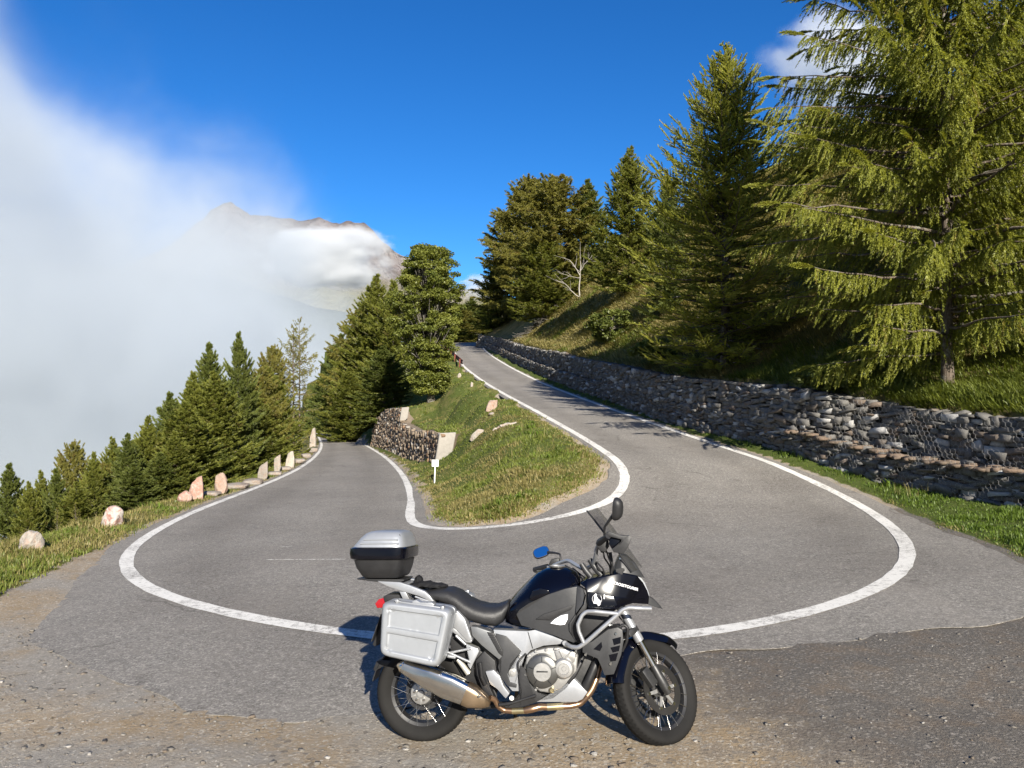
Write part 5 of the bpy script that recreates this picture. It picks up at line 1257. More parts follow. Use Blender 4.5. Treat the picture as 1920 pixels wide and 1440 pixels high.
# front mudguard
fd = []
for k in range(22):
    a = R(52) + (R(172) - R(52)) * k / 21; w_ = 0.066 * (0.55 + 0.45 * math.sin(math.pi * min(1, (k + 2.5) / 10))) if k < 10 else 0.066
    rr_ = 0.362 + 0.004 * math.sin(k); sec = []
    for (yy, dr) in ((-1, -0.05), (-0.96, -0.012), (-0.7, 0.008), (0, 0.018), (0.7, 0.008), (0.96, -0.012), (1, -0.05), (0.9, -0.045), (0.6, 0.0), (0, 0.010), (-0.6, 0.0), (-0.9, -0.045)):
        q = rr_ + dr; sec.append((CF.x + q * math.cos(a), yy * w_ * 1.1, CF.z + q * math.sin(a)))
    fd.append(sec)
loft('front_mudguard', fd, PAINT, None, S=STEER)
bm = bmesh.new()
# tail: rear mudguard, plate, light
panel('tail_cowl', [(215, 600), (235, 588), (300, 590), (345, 600), (470, 640), (480, 690), (260, 640), (225, 632)], -0.09, MATTE, lat=0.09)
panel('tail_light', [(172, 636), (192, 612), (222, 604), (246, 618), (240, 655), (183, 660)], -0.07, REDL, lat=0.07, bev=0.008)
pm_ = panel('plate_hanger', [(230, 640), (262, 650), (245, 730), (190, 850), (168, 856), (160, 846), (205, 740)], -0.05, MATTE, lat=0.05, bev=0.004)
pa, pb_ = B(205, 692, 0.09), B(155, 832, 0.09); nn_ = Vector((pb_.z - pa.z, 0, pa.x - pb_.x)).normalized()
bm = bmesh.new(); q = []
for off in (0, 0.004):
    q.append([bm.verts.new((p.x + nn_.x * off, yy, p.z + nn_.z * off)) for p, yy in ((pa, -0.09), (pb_, -0.09), (pb_, 0.09), (pa, 0.09))])
for i in range(4): bm.faces.new((q[0][i], q[0][(i + 1) % 4], q[1][(i + 1) % 4], q[1][i]))
bm.faces.new(q[0]); bm.faces.new(q[1][::-1]); fin(bm, 'number_plate', GREYP, pm_)
panel('rear_mudguard', [(180, 930), (205, 925), (330, 935), (400, 960), (400, 985), (300, 965), (215, 960), (172, 985), (162, 978)], -0.07, MATTE, lat=0.07)
lathe('mud_shield', [(0.345, -0.07), (0.352, -0.07), (0.352, 0.07), (0.345, 0.07)], CR, MATTE, None, 24, None, R(58), R(168), True)

# side cases: ribbed aluminium boxes with rounded corners
def side_case(sgn):
    co = [B(203, 622, 0.47), B(570, 668, 0.47), B(502, 975, 0.47), B(190, 905, 0.47)]     # top rear, top front, bottom front, bottom rear
    e = bpy.data.objects.new('side_case', None); COL.objects.link(e); e.parent = bike
    N = 56; pts = np.zeros((N + 1, N + 1, 3))
    def sq(a):                          # squeeze towards the edges for a crisp rim
        return a
    for i in range(N + 1):
        for j in range(N + 1):
            s, t = i / N * 2 - 1, j / N * 2 - 1
            m = max(abs(s), abs(t)); 
            p = 9.0; nl = (abs(s) ** p + abs(t) ** p) ** (1 / p)
            k = m / nl if nl > 0 else 1
            s2, t2 = s * k, t * k; S_, T_ = (s2 + 1) / 2, (t2 + 1) / 2
            q = co[0] * (1 - S_) * (1 - T_) + co[1] * S_ * (1 - T_) + co[2] * S_ * T_ + co[3] * (1 - S_) * T_
            edge = 1 - m; dome = -0.035 * (1 - min(1, edge / 0.10)) ** 2
            def band(v, a, b_, f=0.012): return float(sstep(a - f, a + f, v) * (1 - sstep(b_ - f, b_ + f, v)))
            ins = band(S_, 0.12, 0.885)
            rec = ins * (band(T_, 0.135, 0.455) + band(T_, 0.56, 0.87))
            pts[i, j] = (q.x, (q.y - dome * -1 * -1 if False else q.y) - dome * -1 * 1, q.z)
            pts[i, j, 1] = -(0.47 + dome - 0.012 * rec)
    pts[..., 1] *= sgn
    idx = np.arange((N + 1) ** 2).reshape(N + 1, N + 1)
    F = np.stack([idx[:-1, :-1], idx[1:, :-1], idx[1:, 1:], idx[:-1, 1:]], -1).reshape(-1, 4)
    ring = np.concatenate([idx[:, 0], idx[-1, 1:], idx[-2::-1, -1], idx[0, -2:0:-1]]); V = pts.reshape(-1, 3)
    lv = [V[ring].copy()]; c0 = V[ring].mean(0)
    for lat, sc in ((0.40, 1.0), (0.33, 1.0), (0.328, 0.985), (0.322, 0.985), (0.32, 1.0), (0.27, 1.0), (0.25, 0.97)):
        a = V[ring].copy(); a[:, [0, 2]] = c0[[0, 2]] + (a[:, [0, 2]] - c0[[0, 2]]) * sc; a[:, 1] = -lat * sgn; lv.append(a)
    n = len(ring); off = len(V); VV = np.concatenate([V] + lv[1:]); FF = [F]; prev = ring
    for k in range(len(lv) - 1):
        cur = off + k * n + np.arange(n); FF.append(np.stack([prev, np.roll(prev, -1), np.roll(cur, -1), cur], 1)); prev = cur
    me = mesh_np('shell', VV, [np.concatenate(FF)]); bm = bmesh.new(); bm.from_mesh(me); bm.faces.new([bm.verts[i] for i in range(0)]) if False else None
    bm.verts.ensure_lookup_table(); bm.faces.new([bm.verts[int(i)] for i in prev]); bmesh.ops.recalc_face_normals(bm, faces=bm.faces[:]); bm.to_mesh(me); bm.free(); me.shade_smooth(); me.set_sharp_from_angle(angle=R(40))
    link_mesh('shell', me, CASE, e)
    def M(o):
        if sgn < 0: o.data.transform(Matrix.Diagonal((1, -1, 1, 1))); o.data.flip_normals()
        return o
    M(panel('handle', [(366, 622), (385, 618), (405, 630), (440, 632), (462, 630), (476, 640), (474, 652), (365, 640)], 0.36, SILV, e, 0.004, lat=0.43))
    M(panel('latch', [(272, 618), (287, 614), (293, 620), (290, 634), (283, 636)], 0.40, SILV, e, 0.003, lat=0.455))
    M(panel('latch', [(508, 652), (520, 648), (527, 654), (525, 672), (516, 670)], 0.40, SILV, e, 0.003, lat=0.455))
    M(panel('case_rail', [(290, 622), (515, 655), (513, 662), (288, 629)], 0.40, SILV, e, 0.003, lat=0.44))
    return e
side_case(1); side_case(-1)

# top box
tb = bpy.data.objects.new('top_box', None); COL.objects.link(tb); tb.parent = bike
def boxsec(zl, zr, zy, half, lat=0.2, rad=0.28, n=32):
    a, b_ = B(zl, zy, lat), B(zr, zy, lat); c = (a + b_) / 2; hx = (b_.x - a.x) / 2; out = []
    for k in range(n):
        th = 2 * math.pi * k / n; e_ = 2.0 / 5.5
        x = math.copysign(abs(math.cos(th)) ** e_, math.cos(th)); y = math.copysign(abs(math.sin(th)) ** e_, math.sin(th))
        out.append((c.x + hx * x, half * y, a.z + (b_.z - a.z) * (x + 1) / 2))
    return out
loft('base', [boxsec(95, 285, 508, 0.15), boxsec(82, 294, 496, 0.165), boxsec(58, 306, 455, 0.19), boxsec(46, 314, 412, 0.20)], MATTE, tb)
loft('band', [boxsec(44, 318, 412, 0.205), boxsec(32, 330, 405, 0.222), boxsec(28, 333, 380, 0.226), boxsec(30, 332, 352, 0.224), boxsec(40, 324, 346, 0.212)], PAINT, tb)
loft('lid', [boxsec(44, 322, 348, 0.212), boxsec(52, 320, 338, 0.208), boxsec(82, 312, 300, 0.190), boxsec(106, 302, 278, 0.172), boxsec(128, 290, 268, 0.150), boxsec(150, 272, 264, 0.12)], CASE, tb, ang=28)
for (a, b_, y_) in ((116, 292, 306), (100, 298, 326)):
    p, q = B(a, y_, 0.19), B(b_, y_, 0.19); y0 = -(0.190 + (y_ - 300) * 0.0005)
    tube('lid_rib', [Vector((p.x, y0 - 0.002, p.z)), Vector((q.x, y0 - 0.002, q.z))], 0.005, CASE, tb, None, 6, 8, 0)
p = B(320, 318, 0.0); hx = B(345, 330, 0.0)
panel('lid_front', [(314, 345), (306, 292), (300, 280), (296, 280), (300, 345)], -0.16, MATTE, tb, 0.006, lat=0.16)
panel('latch', [(322, 352), (338, 356), (338, 412), (326, 455), (316, 450)], -0.05, MATTE, tb, 0.006, lat=0.05)
panel('box_mount', [(80, 506), (320, 512), (322, 520), (300, 524), (180, 524), (82, 512)], -0.12, MATTE, tb, 0.003, lat=0.12)
# rack and grab rails
for sg in (1, -1):
    a = panel('rack_rail', [(182, 520), (300, 526), (345, 540), (430, 574), (455, 596), (482, 634), (462, 640), (432, 612), (395, 596), (310, 572), (240, 548)], 0.115, SILV, None, 0.006, lat=0.155)
    if sg < 0: a.data.transform(Matrix.Diagonal((1, -1, 1, 1))); a.data.flip_normals()
panel('rack_plate', [(190, 521), (335, 532), (338, 540), (200, 530)], -0.11, SILV, None, 0.002, lat=0.11)
panel('rail_bracket', [(298, 572), (330, 576), (352, 615), (316, 612)], 0.08, SILV, None, 0.004, lat=0.15)
tube('rail_strut', [B(335, 575, 0.14), B(360, 618, 0.14)], 0.008, MATTE, None, None, 4, 8, 0)
tube('rail_strut', [B(380, 600, 0.15), B(460, 628, 0.15)], 0.007, SILV, None, None, 4, 8, 0)

# seat: lofted along its length
def spine(name, st, mat, parent=None, pw=3.0, n=28):
    """stations: (top zx, top zy, bottom zx, bottom zy, half width, lateral of the traced bottom edge)"""
    secs = []
    for (tx, ty, bx, by, hw, pe) in st:
        t_ = B(tx, ty, 0.05); b_ = B(bx, by, hw * 0.95); c = (t_ + b_) / 2; d = (t_ - b_) / 2; s = []
        for k in range(n):
            th = 2 * math.pi * k / n; e_ = 2 / pw
            x = math.copysign(abs(math.cos(th)) ** e_, math.cos(th)); y = math.copysign(abs(math.sin(th)) ** e_, math.sin(th))
            wy = hw * x * (1 - pe * max(0, y) ** 2); s.append((c.x + d.x * y, wy, c.z + d.z * y))
        secs.append(s)
    return loft(name, secs, mat, parent, ang=60)
spine('seat', [(395, 580, 400, 604, 0.10, 0.1), (440, 566, 440, 612, 0.135, 0.12), (500, 555, 500, 632, 0.15, 0.15), (560, 553, 550, 655, 0.155, 0.15), (605, 570, 592, 690, 0.16, 0.15), (650, 604, 630, 722, 0.165, 0.18),
   (700, 628, 680, 744, 0.165, 0.22), (750, 640, 735, 758, 0.160, 0.25), (800, 640, 790, 762, 0.148, 0.28), (835, 628, 822, 742, 0.132, 0.3), (858, 618, 846, 700, 0.118, 0.3), (868, 632, 860, 665, 0.10, 0.3)], SEATM, None, 3.2)
spine('fuel_tank', [(855, 640, 842, 742, 0.11, 0.3), (880, 600, 870, 758, 0.14, 0.35), (920, 558, 905, 770, 0.165, 0.42), (965, 512, 960, 778, 0.185, 0.48), (1010, 474, 1010, 782, 0.195, 0.5), (1055, 455, 1060, 790, 0.198, 0.5),
   (1110, 447, 1110, 795, 0.195, 0.5), (1160, 452, 1165, 790, 0.185, 0.48), (1205, 472, 1205, 760, 0.17, 0.45), (1228, 500, 1228, 700, 0.14, 0.4)], PAINT, None, 2.9, 40)
lathe('tank_cap', [(0, 0.0), (0.05, 0.0), (0.055, -0.01)], B(1110, 447, 0.05) + Vector((0, 0.05, 0.003)), ALU, None, 24, Matrix.Translation(B(1110, 447, 0.0)) @ Matrix.Rotation(R(-90), 4, 'X') @ Matrix.Translation(-(B(1110, 447, 0.05) + Vector((0, 0.05, 0.003)))))
# side cover of the tank, matte, with its vent and pale badge
sc_ = panel('tank_side_cover', [(900, 692, 0.185), (915, 668, 0.195), (962, 636, 0.205), (1060, 590, 0.212), (1150, 560, 0.215), (1212, 548, 0.215), (1240, 556, 0.22), (1252, 590, 0.235), (1240, 640, 0.24), (1205, 690, 0.24), (1172, 738, 0.24),
   (1172, 775, 0.235), (1205, 830, 0.23), (1196, 838, 0.225), (1095, 800, 0.215), (1000, 768, 0.208), (925, 748, 0.195)], 0.13, GREYP, None, 0.012, 3, ang=30)
panel('side_vent', [(968, 600), (985, 570), (1025, 556), (1062, 566), (1072, 578), (1040, 600), (985, 622), (970, 618)], 0.17, PAINT, None, 0.006, lat=0.208)
panel('cover_crease', [(1000, 716), (1040, 690), (1110, 668), (1200, 640), (1180, 668), (1130, 690), (1075, 722)], 0.19, MATTE, sc_, 0.004, lat=0.222)
panel('badge', [(1074, 738), (1098, 716), (1130, 697), (1165, 690), (1164, 716), (1150, 744), (1125, 747)], 0.2, WHITEM, sc_, 0.003, lat=0.228)
panel('fairing_inner', [(1238, 556, 0.225), (1262, 566, 0.225), (1272, 600, 0.235), (1262, 660, 0.24), (1215, 720, 0.245), (1200, 760, 0.245), (1240, 840, 0.235), (1222, 842, 0.23), (1180, 790, 0.235), (1178, 745, 0.24), (1212, 690, 0.245), (1246, 640, 0.245), (1258, 592, 0.24)], 0.16, MATTE, None, 0.008, 2)
fa = panel('side_fairing', [(1225, 532, 0.20), (1262, 512, 0.215), (1360, 492, 0.20), (1440, 476, 0.175), (1520, 492, 0.14), (1552, 528, 0.115), (1574, 570, 0.095), (1584, 600, 0.085), (1580, 640, 0.085), (1500, 634, 0.17), (1440, 652, 0.215),
   (1418, 668, 0.23), (1270, 664, 0.25), (1262, 620, 0.25), (1268, 590, 0.245), (1255, 556, 0.235)], -0.1, PAINT, None, 0.012, 3)
fl = panel('side_fairing', [(1225, 532, 0.20), (1262, 512, 0.215), (1360, 492, 0.20), (1440, 476, 0.175), (1520, 492, 0.14), (1552, 528, 0.115), (1574, 570, 0.095), (1584, 600, 0.085), (1580, 640, 0.085), (1500, 634, 0.17), (1440, 652, 0.215),
   (1418, 668, 0.23), (1270, 664, 0.25), (1262, 620, 0.25), (1268, 590, 0.245), (1255, 556, 0.235)], -0.05, PAINT, None, 0.012, 3)
fl.data.transform(Matrix.Diagonal((1, -1, 1, 1))); fl.data.flip_normals()
panel('fairing_ridge', [(1270, 575, 0.255), (1400, 600, 0.235), (1560, 610, 0.12), (1560, 622, 0.12), (1420, 650, 0.238), (1275, 650, 0.262), (1268, 610, 0.262)], 0.1, PAINT, fa, 0.006, 2)
panel('fairing_lower', [(1255, 664), (1420, 666), (1425, 700), (1330, 780), (1255, 835), (1222, 750)], -0.12, MATTE, None, 0.01, lat=0.16)
# lettering and emblem on the fairing
def on_skin(zx, zy, lat): return B(zx, zy, lat)
pA, pB = B(1396, 526, 0.203), B(1522, 562, 0.150)
dirx = (pB - pA).normalized(); mid = (pA + pB) / 2; upv = Vector((0.12, -0.06, 1)); nrm = dirx.cross(upv).normalized(); upv = nrm.cross(dirx).normalized()
tx = text_mesh('fairing_lettering', 'CROSSTOURER', 0.030, WHITEM, fa, (0, 0, 0), ext=0.001, bold=0.0006)
wd = max(v.co.x for v in tx.data.vertices) - min(v.co.x for v in tx.data.vertices); kx = (pB - pA).length / wd
tx.data.transform(Matrix(((dirx.x * kx, upv.x * 0.8, nrm.x, mid.x + nrm.x * 0.016), (dirx.y * kx, upv.y * 0.8, nrm.y, mid.y + nrm.y * 0.016), (dirx.z * kx, upv.z * 0.8, nrm.z, mid.z + nrm.z * 0.016), (0, 0, 0, 1))))
ec = B(1315, 612, 0.268)
lathe('emblem_ring', [(0.0290, -0.002), (0.0310, -0.002), (0.0310, 0.002), (0.0290, 0.002)], ec, WHITEM, fa, 40, None, R(120), R(400), True)
def flat(name, pts, mat, parent, lat, th=0.002):
    bm = bmesh.new(); P = [B(x, y, lat) for x, y in pts]; a = [bm.verts.new(p) for p in P]; b_ = [bm.verts.new(p + Vector((0, th, 0))) for p in P]; n = len(P)
    for i in range(n): bm.faces.new((a[i], a[(i + 1) % n], b_[(i + 1) % n], b_[i]))
    f1 = bm.faces.new(a); f2 = bm.faces.new(b_[::-1]); bmesh.ops.triangulate(bm, faces=[f1, f2]); return fin(bm, name, mat, parent)
flat('emblem_figure', [(1302, 590), (1308, 583), (1314, 588), (1313, 600), (1322, 612), (1334, 622), (1334, 628), (1318, 630), (1334, 636), (1332, 642), (1296, 634), (1297, 628), (1306, 628), (1302, 612)], WHITEM, fa, 0.270)
flat('emblem_mark', [(1350, 588), (1356, 588), (1354, 612), (1349, 612)], WHITEM, fa, 0.270)
flat('emblem_mark', [(1318, 640), (1328, 634), (1330, 644), (1320, 648)], WHITEM, fa, 0.270)
# nose: beak, headlight, screen and cowl
panel('beak', [(1576, 596, 0.05), (1612, 618, 0.035), (1640, 645, 0.012), (1654, 664, 0.003), (1618, 655, 0.03), (1580, 642, 0.06), (1560, 630, 0.06)], 0.0, GREYP, None, 0.003, 1, mirror=True)
panel('headlight', [(1500, 470, 0.11), (1535, 492, 0.09), (1562, 530, 0.07), (1580, 575, 0.05), (1586, 600, 0.05), (1570, 596, 0.07), (1552, 545, 0.1), (1525, 505, 0.12)], -0.11, HEADL, None, 0.006)
panel('instrument_cowl', [(1392, 494, 0.13), (1418, 420, 0.13), (1436, 384, 0.12), (1470, 392, 0.12), (1512, 430, 0.11), (1545, 480, 0.10), (1562, 505, 0.09), (1520, 492, 0.14), (1440, 476, 0.17)], -0.12, GREYP, None, 0.006)
flat('cowl_vent', [(1412, 470), (1414, 458), (1440, 452), (1456, 456), (1458, 468), (1446, 472), (1446, 486), (1424, 486), (1424, 474)], MATTE, None, 0.178, 0.01)
for (x_, y_) in ((1433, 404), (1452, 422), (1462, 436)): lathe('screw', [(0, -0.003), (0.006, -0.003), (0.007, 0.002)], B(x_, y_, 0.132), STEEL, None, 10)
# screen: curved smoked sheet
top, mid_, bot = B(1318, 142, 0.0), B(1432, 286, 0.0), B(1548, 446, 0.0); secs = []
fwd = Vector((math.cos(R(40)), 0, math.sin(R(40))))
bm = bmesh.new(); G = []
for i in range(15):
    t = i / 14; c = top * (1 - t) ** 2 + (mid_ * 2 - (top + bot) / 2) * 2 * t * (1 - t) + bot * t ** 2; hw = np.interp(t, [0, 0.12, 0.5, 1.0], [0.075, 0.13, 0.175, 0.165]); row = []
    for j in range(13):
        s = j / 12 * 2 - 1; row.append(bm.verts.new(c + Vector((-0.075 * s * s, s * hw, -0.02 * s * s))))
    G.append(row)
for i in range(14):
    for j in range(12): bm.faces.new((G[i][j], G[i][j + 1], G[i + 1][j + 1], G[i + 1][j]))
r_ = bmesh.ops.solidify(bm, geom=bm.faces[:], thickness=0.004); fin(bm, 'windscreen', SCREEN, None)
for sg in (-1, 1):
    pts_ = [Vector((G_.x - 0.075, sg * hw_, G_.z - 0.02)) for G_, hw_ in [((top * (1 - t) ** 2 + (mid_ * 2 - (top + bot) / 2) * 2 * t * (1 - t) + bot * t ** 2), float(np.interp(t, [0, 0.12, 0.5, 1.0], [0.075, 0.13, 0.175, 0.165]))) for t in np.linspace(0, 1, 12)]]
    tube('screen_edge', pts_, 0.004, MATTE, None, None, 24, 6)
# handlebar, grips, levers, mirrors, hand guards
tube('handlebar', [B(1008, 462, -0.42), B(1075, 446, -0.36), B(1128, 424, -0.28), B(1168, 412, -0.20), B(1205, 436, -0.12), B(1250, 462, -0.04), B(1290, 440, 0.06), B(1308, 395, 0.14), B(1312, 350, 0.20), B(1335, 318, 0.26), B(1376, 290, 0.33)], 0.0135, SILV, None, None, 60, 12, 3)
tube('grip', [B(992, 462, -0.44), B(1062, 444, -0.37)], 0.019, MATTE, None, None, 8, 14, 0)
tube('grip', [B(1322, 328, 0.235), B(1372, 288, 0.34)], 0.019, MATTE, None, None, 8, 14, 0)
panel('switch_gear', [(1066, 432), (1080, 408), (1118, 402), (1124, 430), (1108, 446), (1072, 446)], -0.38, MATTE, None, 0.006, lat=-0.33)
panel('switch_gear', [(1312, 312), (1345, 290), (1372, 300), (1378, 342), (1358, 372), (1330, 366), (1312, 340)], 0.17, MATTE, None, 0.008, lat=0.25)
panel('hand_guard', [(1362, 276), (1374, 266), (1398, 272), (1425, 284), (1470, 288), (1482, 284), (1493, 302), (1478, 340), (1452, 380), (1400, 372), (1392, 356), (1436, 332), (1440, 306), (1400, 296), (1374, 292)], 0.27, MATTE, None, 0.008, lat=0.34)
panel('guard_infill', [(1380, 296), (1438, 306), (1434, 332), (1392, 356), (1376, 330)], 0.27, PAINT, None, 0.004, lat=0.31)
panel('hand_guard', [(986, 452), (996, 446), (1012, 462), (1006, 480), (992, 478)], -0.46, MATTE, None, 0.006, lat=-0.42)
for (x0, y0, x1, y1, la) in ((1234, 430, 1292, 508, 0.03), (1276, 408, 1346, 500, 0.07)):
    tube('bar_riser', [B(x0, y0, la), B((x0 + x1) / 2 - 4, (y0 + y1) / 2, la), B(x1, y1, la)], [0.017, 0.022, 0.018], GREYP, None, None, 10, 14, 0)
    lathe('fork_cap', [(0, -0.02), (0.02, -0.02), (0.022, 0.02), (0, 0.02)], B(x1, y1, la), ALU, None, 14, None)
for (pts_, r_) in (([(1345, 352, .2), (1352, 400, .18), (1380, 440, .12), (1385, 485, .1)], .006), ([(1362, 362, .22), (1378, 410, .2), (1392, 440, .15), (1384, 470, .12)], .005), ([(1330, 350, .2), (1338, 372, .2), (1352, 366, .2), (1372, 376, .18)], .005),
        ([(1150, 440, -.2), (1210, 470, -.1), (1240, 510, 0)], .006), ([(1190, 452, -.1), (1230, 485, -.05), (1262, 510, .05)], .005), ([(1312, 420, .12), (1345, 455, .12), (1358, 500, .1)], .006), ([(1300, 400, .1), (1322, 460, .1), (1350, 480, .08)], .006)):
    tube('control_cable', [B(*p) for p in pts_], r_, MATTE, None, None, 18, 6)
tube('screen_stay', [B(1382, 372, .12), B(1392, 440, .12), B(1388, 500, .1)], 0.012, MATTE, None, None, 8, 8)
def mirror_head(name, c, w_, h_, d_, rot, face_n):
    e = bpy.data.objects.new(name, None); COL.objects.link(e); e.parent = bike
    M_ = Matrix.Translation(c) @ face_n.to_track_quat('Z', 'Y').to_matrix().to_4x4() @ Matrix.Rotation(rot, 4, 'Z')
    def sec(k, z): 
        o = []
        for i in range(28):
            th = 2 * math.pi * i / 28; e_ = 2 / 2.9; o.append(tuple(M_ @ Vector((w_ * k * math.copysign(abs(math.cos(th)) ** e_, math.cos(th)), h_ * k * math.copysign(abs(math.sin(th)) ** e_, math.sin(th)), z))))
        return o
    loft('shell', [sec(0.99, 0.004), sec(1.03, -0.004), sec(0.95, -d_ * 0.5), sec(0.7, -d_ * 0.85), sec(0.35, -d_)], MATTE, e, ang=60)
    loft('glass', [sec(0.93, 0.004), sec(0.93, 0.0055)], MIRR, e)
    return e
def loc_dir(wv): return Vector((wv.dot(BX), wv.dot(BY), wv.dot(BZ)))
# left mirror: turned so that it shows blue sky to the camera
c = B(1028, 371, -0.46); cw = bike.matrix_world @ c; tocam = (-cw).normalized(); skyv = Vector((-0.10, -0.30, 0.9)).normalized()
mirror_head('mirror', c, 0.062, 0.040, 0.045, R(200), loc_dir((tocam * 1.0 + Vector((-0.10, -0.55, 0.82)).normalized()).normalized()))
tube('mirror_stalk', [B(1062, 372, -0.44), B(1095, 374, -0.40), B(1124, 380, -0.36), B(1128, 395, -0.35), B(1126, 424, -0.34)], [0.011, 0.009, 0.0075, 0.007, 0.007], MATTE, None, None, 18, 8)
c = B(1408, 148, 0.40)
mirror_head('mirror', c, 0.072, 0.042, 0.05, R(78), loc_dir(Vector((-0.80, 0.42, 0.06)).normalized()))
tube('mirror_stalk', [B(1398, 180, 0.40), B(1372, 216, 0.37), B(1354, 240, 0.34), B(1352, 285, 0.31)], [0.012, 0.009, 0.0075, 0.007], MATTE, None, None, 18, 8)

# frame, engine, exhaust
fr_ = panel('frame_spar', [(782, 770), (850, 774), (960, 778), (1010, 768), (1090, 800), (1158, 836), (1110, 846), (1040, 852), (975, 876), (945, 905), (920, 935), (905, 985), (905, 1040), (918, 1086), (880, 1086), (850, 1050), (840, 980), (862, 920), (925, 880), (850, 802), (795, 788)], 0.10, SILV, None, 0.008, lat=0.185)
flat('frame_seam', [(958, 782), (962, 782), (986, 866), (982, 868)], MATTE, fr_, 0.187)
panel('heel_cover', [(795, 790), (848, 804), (926, 880), (900, 910), (868, 945), (852, 1000), (868, 1040), (902, 1050), (900, 1068), (855, 1060), (820, 1010), (806, 960), (824, 905), (800, 850)], 0.12, GREYP, None, 0.006, lat=0.195)
lathe('pivot_bolt', [(0, -0.012), (0.012, -0.012), (0.012, -0.005), (0.024, -0.004), (0.026, 0.006)], B(880, 990, 0.19), ALU, None, 24)
panel('side_panel', [(664, 752), (700, 757), (780, 785), (826, 872), (830, 905), (812, 925), (776, 896), (720, 850), (672, 800)], 0.12, simple('grey_metallic_panel', (0.17, 0.175, 0.18), 0.35, 0.5), None, 0.008, lat=0.20)
gr_ = panel('slotted_grille', [(748, 782), (782, 786), (830, 880), (828, 908), (808, 890)], 0.15, MATTE, None, 0.004, lat=0.207)
for k in range(9):
    t = k / 8; a = B(756 + 58 * t, 796 + 92 * t, 0.209); b_ = B(784 + 44 * t, 800 + 82 * t, 0.209); tube('slot_bar', [a, b_], 0.003, GREYP, gr_, None, 3, 6, 0)
panel('subframe_panel', [(572, 668), (598, 676), (634, 716), (664, 800), (674, 822), (650, 830), (600, 780), (574, 756), (566, 700)], 0.10, SILV, None, 0.006, lat=0.20)
panel('subframe_brace', [(556, 744), (590, 770), (672, 824), (668, 838), (640, 836), (575, 785), (552, 770)], 0.10, SILV, None, 0.006, lat=0.19)
for (p0, p1, r_) in (((545, 884, .2), (665, 938, .2), .008), ((560, 888, .2), (668, 866, .2), .008), ((548, 905, .2), (588, 912, .2), .012), ((590, 800, .17), (640, 846, .17), .010)):
    tube('case_strut', [B(*p0), B(*p1)], r_, SILV, None, None, 4, 10, 0)
panel('hanger_plate', [(640, 842), (700, 868), (708, 884), (680, 940), (664, 975), (648, 950), (660, 900)], 0.12, SILV, None, 0.006, lat=0.19)
tube('shock_reservoir', [B(598, 922, .15), B(625, 955, .15), B(655, 996, .15)], [0.014, 0.018, 0.020], simple('pale_metal', (0.55, 0.53, 0.46), 0.4, 0.5), None, None, 8, 14, 0)
panel('inner_fender', [(560, 760), (650, 830), (700, 870), (800, 930), (800, 1100), (700, 1120), (640, 1040), (560, 900)], -0.12, MATTE, None, 0.01, lat=0.10)
panel('swingarm', [(400, 1060), (520, 1010), (760, 1030), (800, 1080), (760, 1130), (520, 1120), (420, 1125)], -0.12, DARKM, None, 0.012, lat=-0.06)
panel('engine_block', [(900, 880), (1060, 800), (1230, 850), (1300, 900), (1260, 1060), (1180, 1110), (960, 1130), (890, 1060)], -0.16, DARKM, None, 0.015, lat=0.12)
eng = panel('engine_cover', [(952, 900), (990, 878), (1060, 862), (1130, 860), (1190, 872), (1218, 905), (1210, 985), (1160, 1046), (1130, 1075), (1080, 1098), (1020, 1090), (965, 1045), (942, 975)], 0.10, ALU, None, 0.012, 3, lat=0.185)
panel('cylinder_cover', [(1095, 880), (1130, 866), (1188, 876), (1206, 905), (1198, 940), (1110, 930)], 0.16, ALU, eng, 0.008, lat=0.198)
for (a, b_) in (((1120, 878), (1142, 918)), ((1180, 882), (1150, 918))): tube('cover_rib', [B(*a, 0.198), B(*b_, 0.198)], 0.005, ALU, eng, None, 3, 6, 0)
cc = B(1036, 980, 0.185)
def rad(z): return (B(1036 + z, 980, 0.2) - B(1036, 980, 0.2)).length
lathe('clutch_cover', [(0, -0.044), (rad(46), -0.044), (rad(48), -0.040), (rad(74), -0.036), (rad(82), -0.028), (rad(86), 0.0), (rad(98), 0.002)], cc, simple('clutch_cover_grey', (0.13, 0.13, 0.125), 0.35, 0.8), eng, 56)
lathe('clutch_plate', [(0, -0.050), (rad(44), -0.0495), (rad(47), -0.044)], cc, ALU, eng, 56)
for k in range(5):
    a = R(90) + 2 * math.pi * k / 5; n0 = Vector((math.cos(a), 0, math.sin(a))); tube('clutch_mark', [cc + n0 * rad(50) + Vector((0, -0.045, 0)), cc + n0 * rad(74) + Vector((0, -0.037, 0))], 0.0022, MATTE, eng, None, 3, 6, 0)
boxb('maker_plate', cc + Vector((0, -0.0505, 0.004)), (rad(58), 0.002, 0.010), DARKM, eng, 0.001)
c2 = B(1146, 966, 0.19)
lathe('alternator_cover', [(0, -0.034), (rad(10), -0.034), (rad(12), -0.030), (rad(26), -0.030), (rad(28), -0.034), (rad(42), -0.032), (rad(50), -0.022), (rad(53), 0)], c2, ALU, eng, 44)
for (x_, y_) in ((962, 905), (1000, 880), (948, 1000), (1000, 1078), (1078, 1085), (1210, 900), (1100, 868), (918, 908), (1150, 835), (1055, 872)):
    lathe('bolt', [(0, -0.012), (0.007, -0.012), (0.009, -0.006), (0.009, 0.012)], B(x_, y_, 0.193), ALU, eng, 10)
lathe('oil_cap', [(0, -0.016), (0.010, -0.016), (0.016, -0.010), (0.017, 0.004)], B(1082, 1080, 0.195), GOLDP, eng, 16)
tube('clutch_hose', [B(950, 892, .2), B(930, 912, .2), B(908, 940, .21), B(908, 970, .2), B(915, 1000, .19)], 0.006, MATTE, None, None, 16, 6)
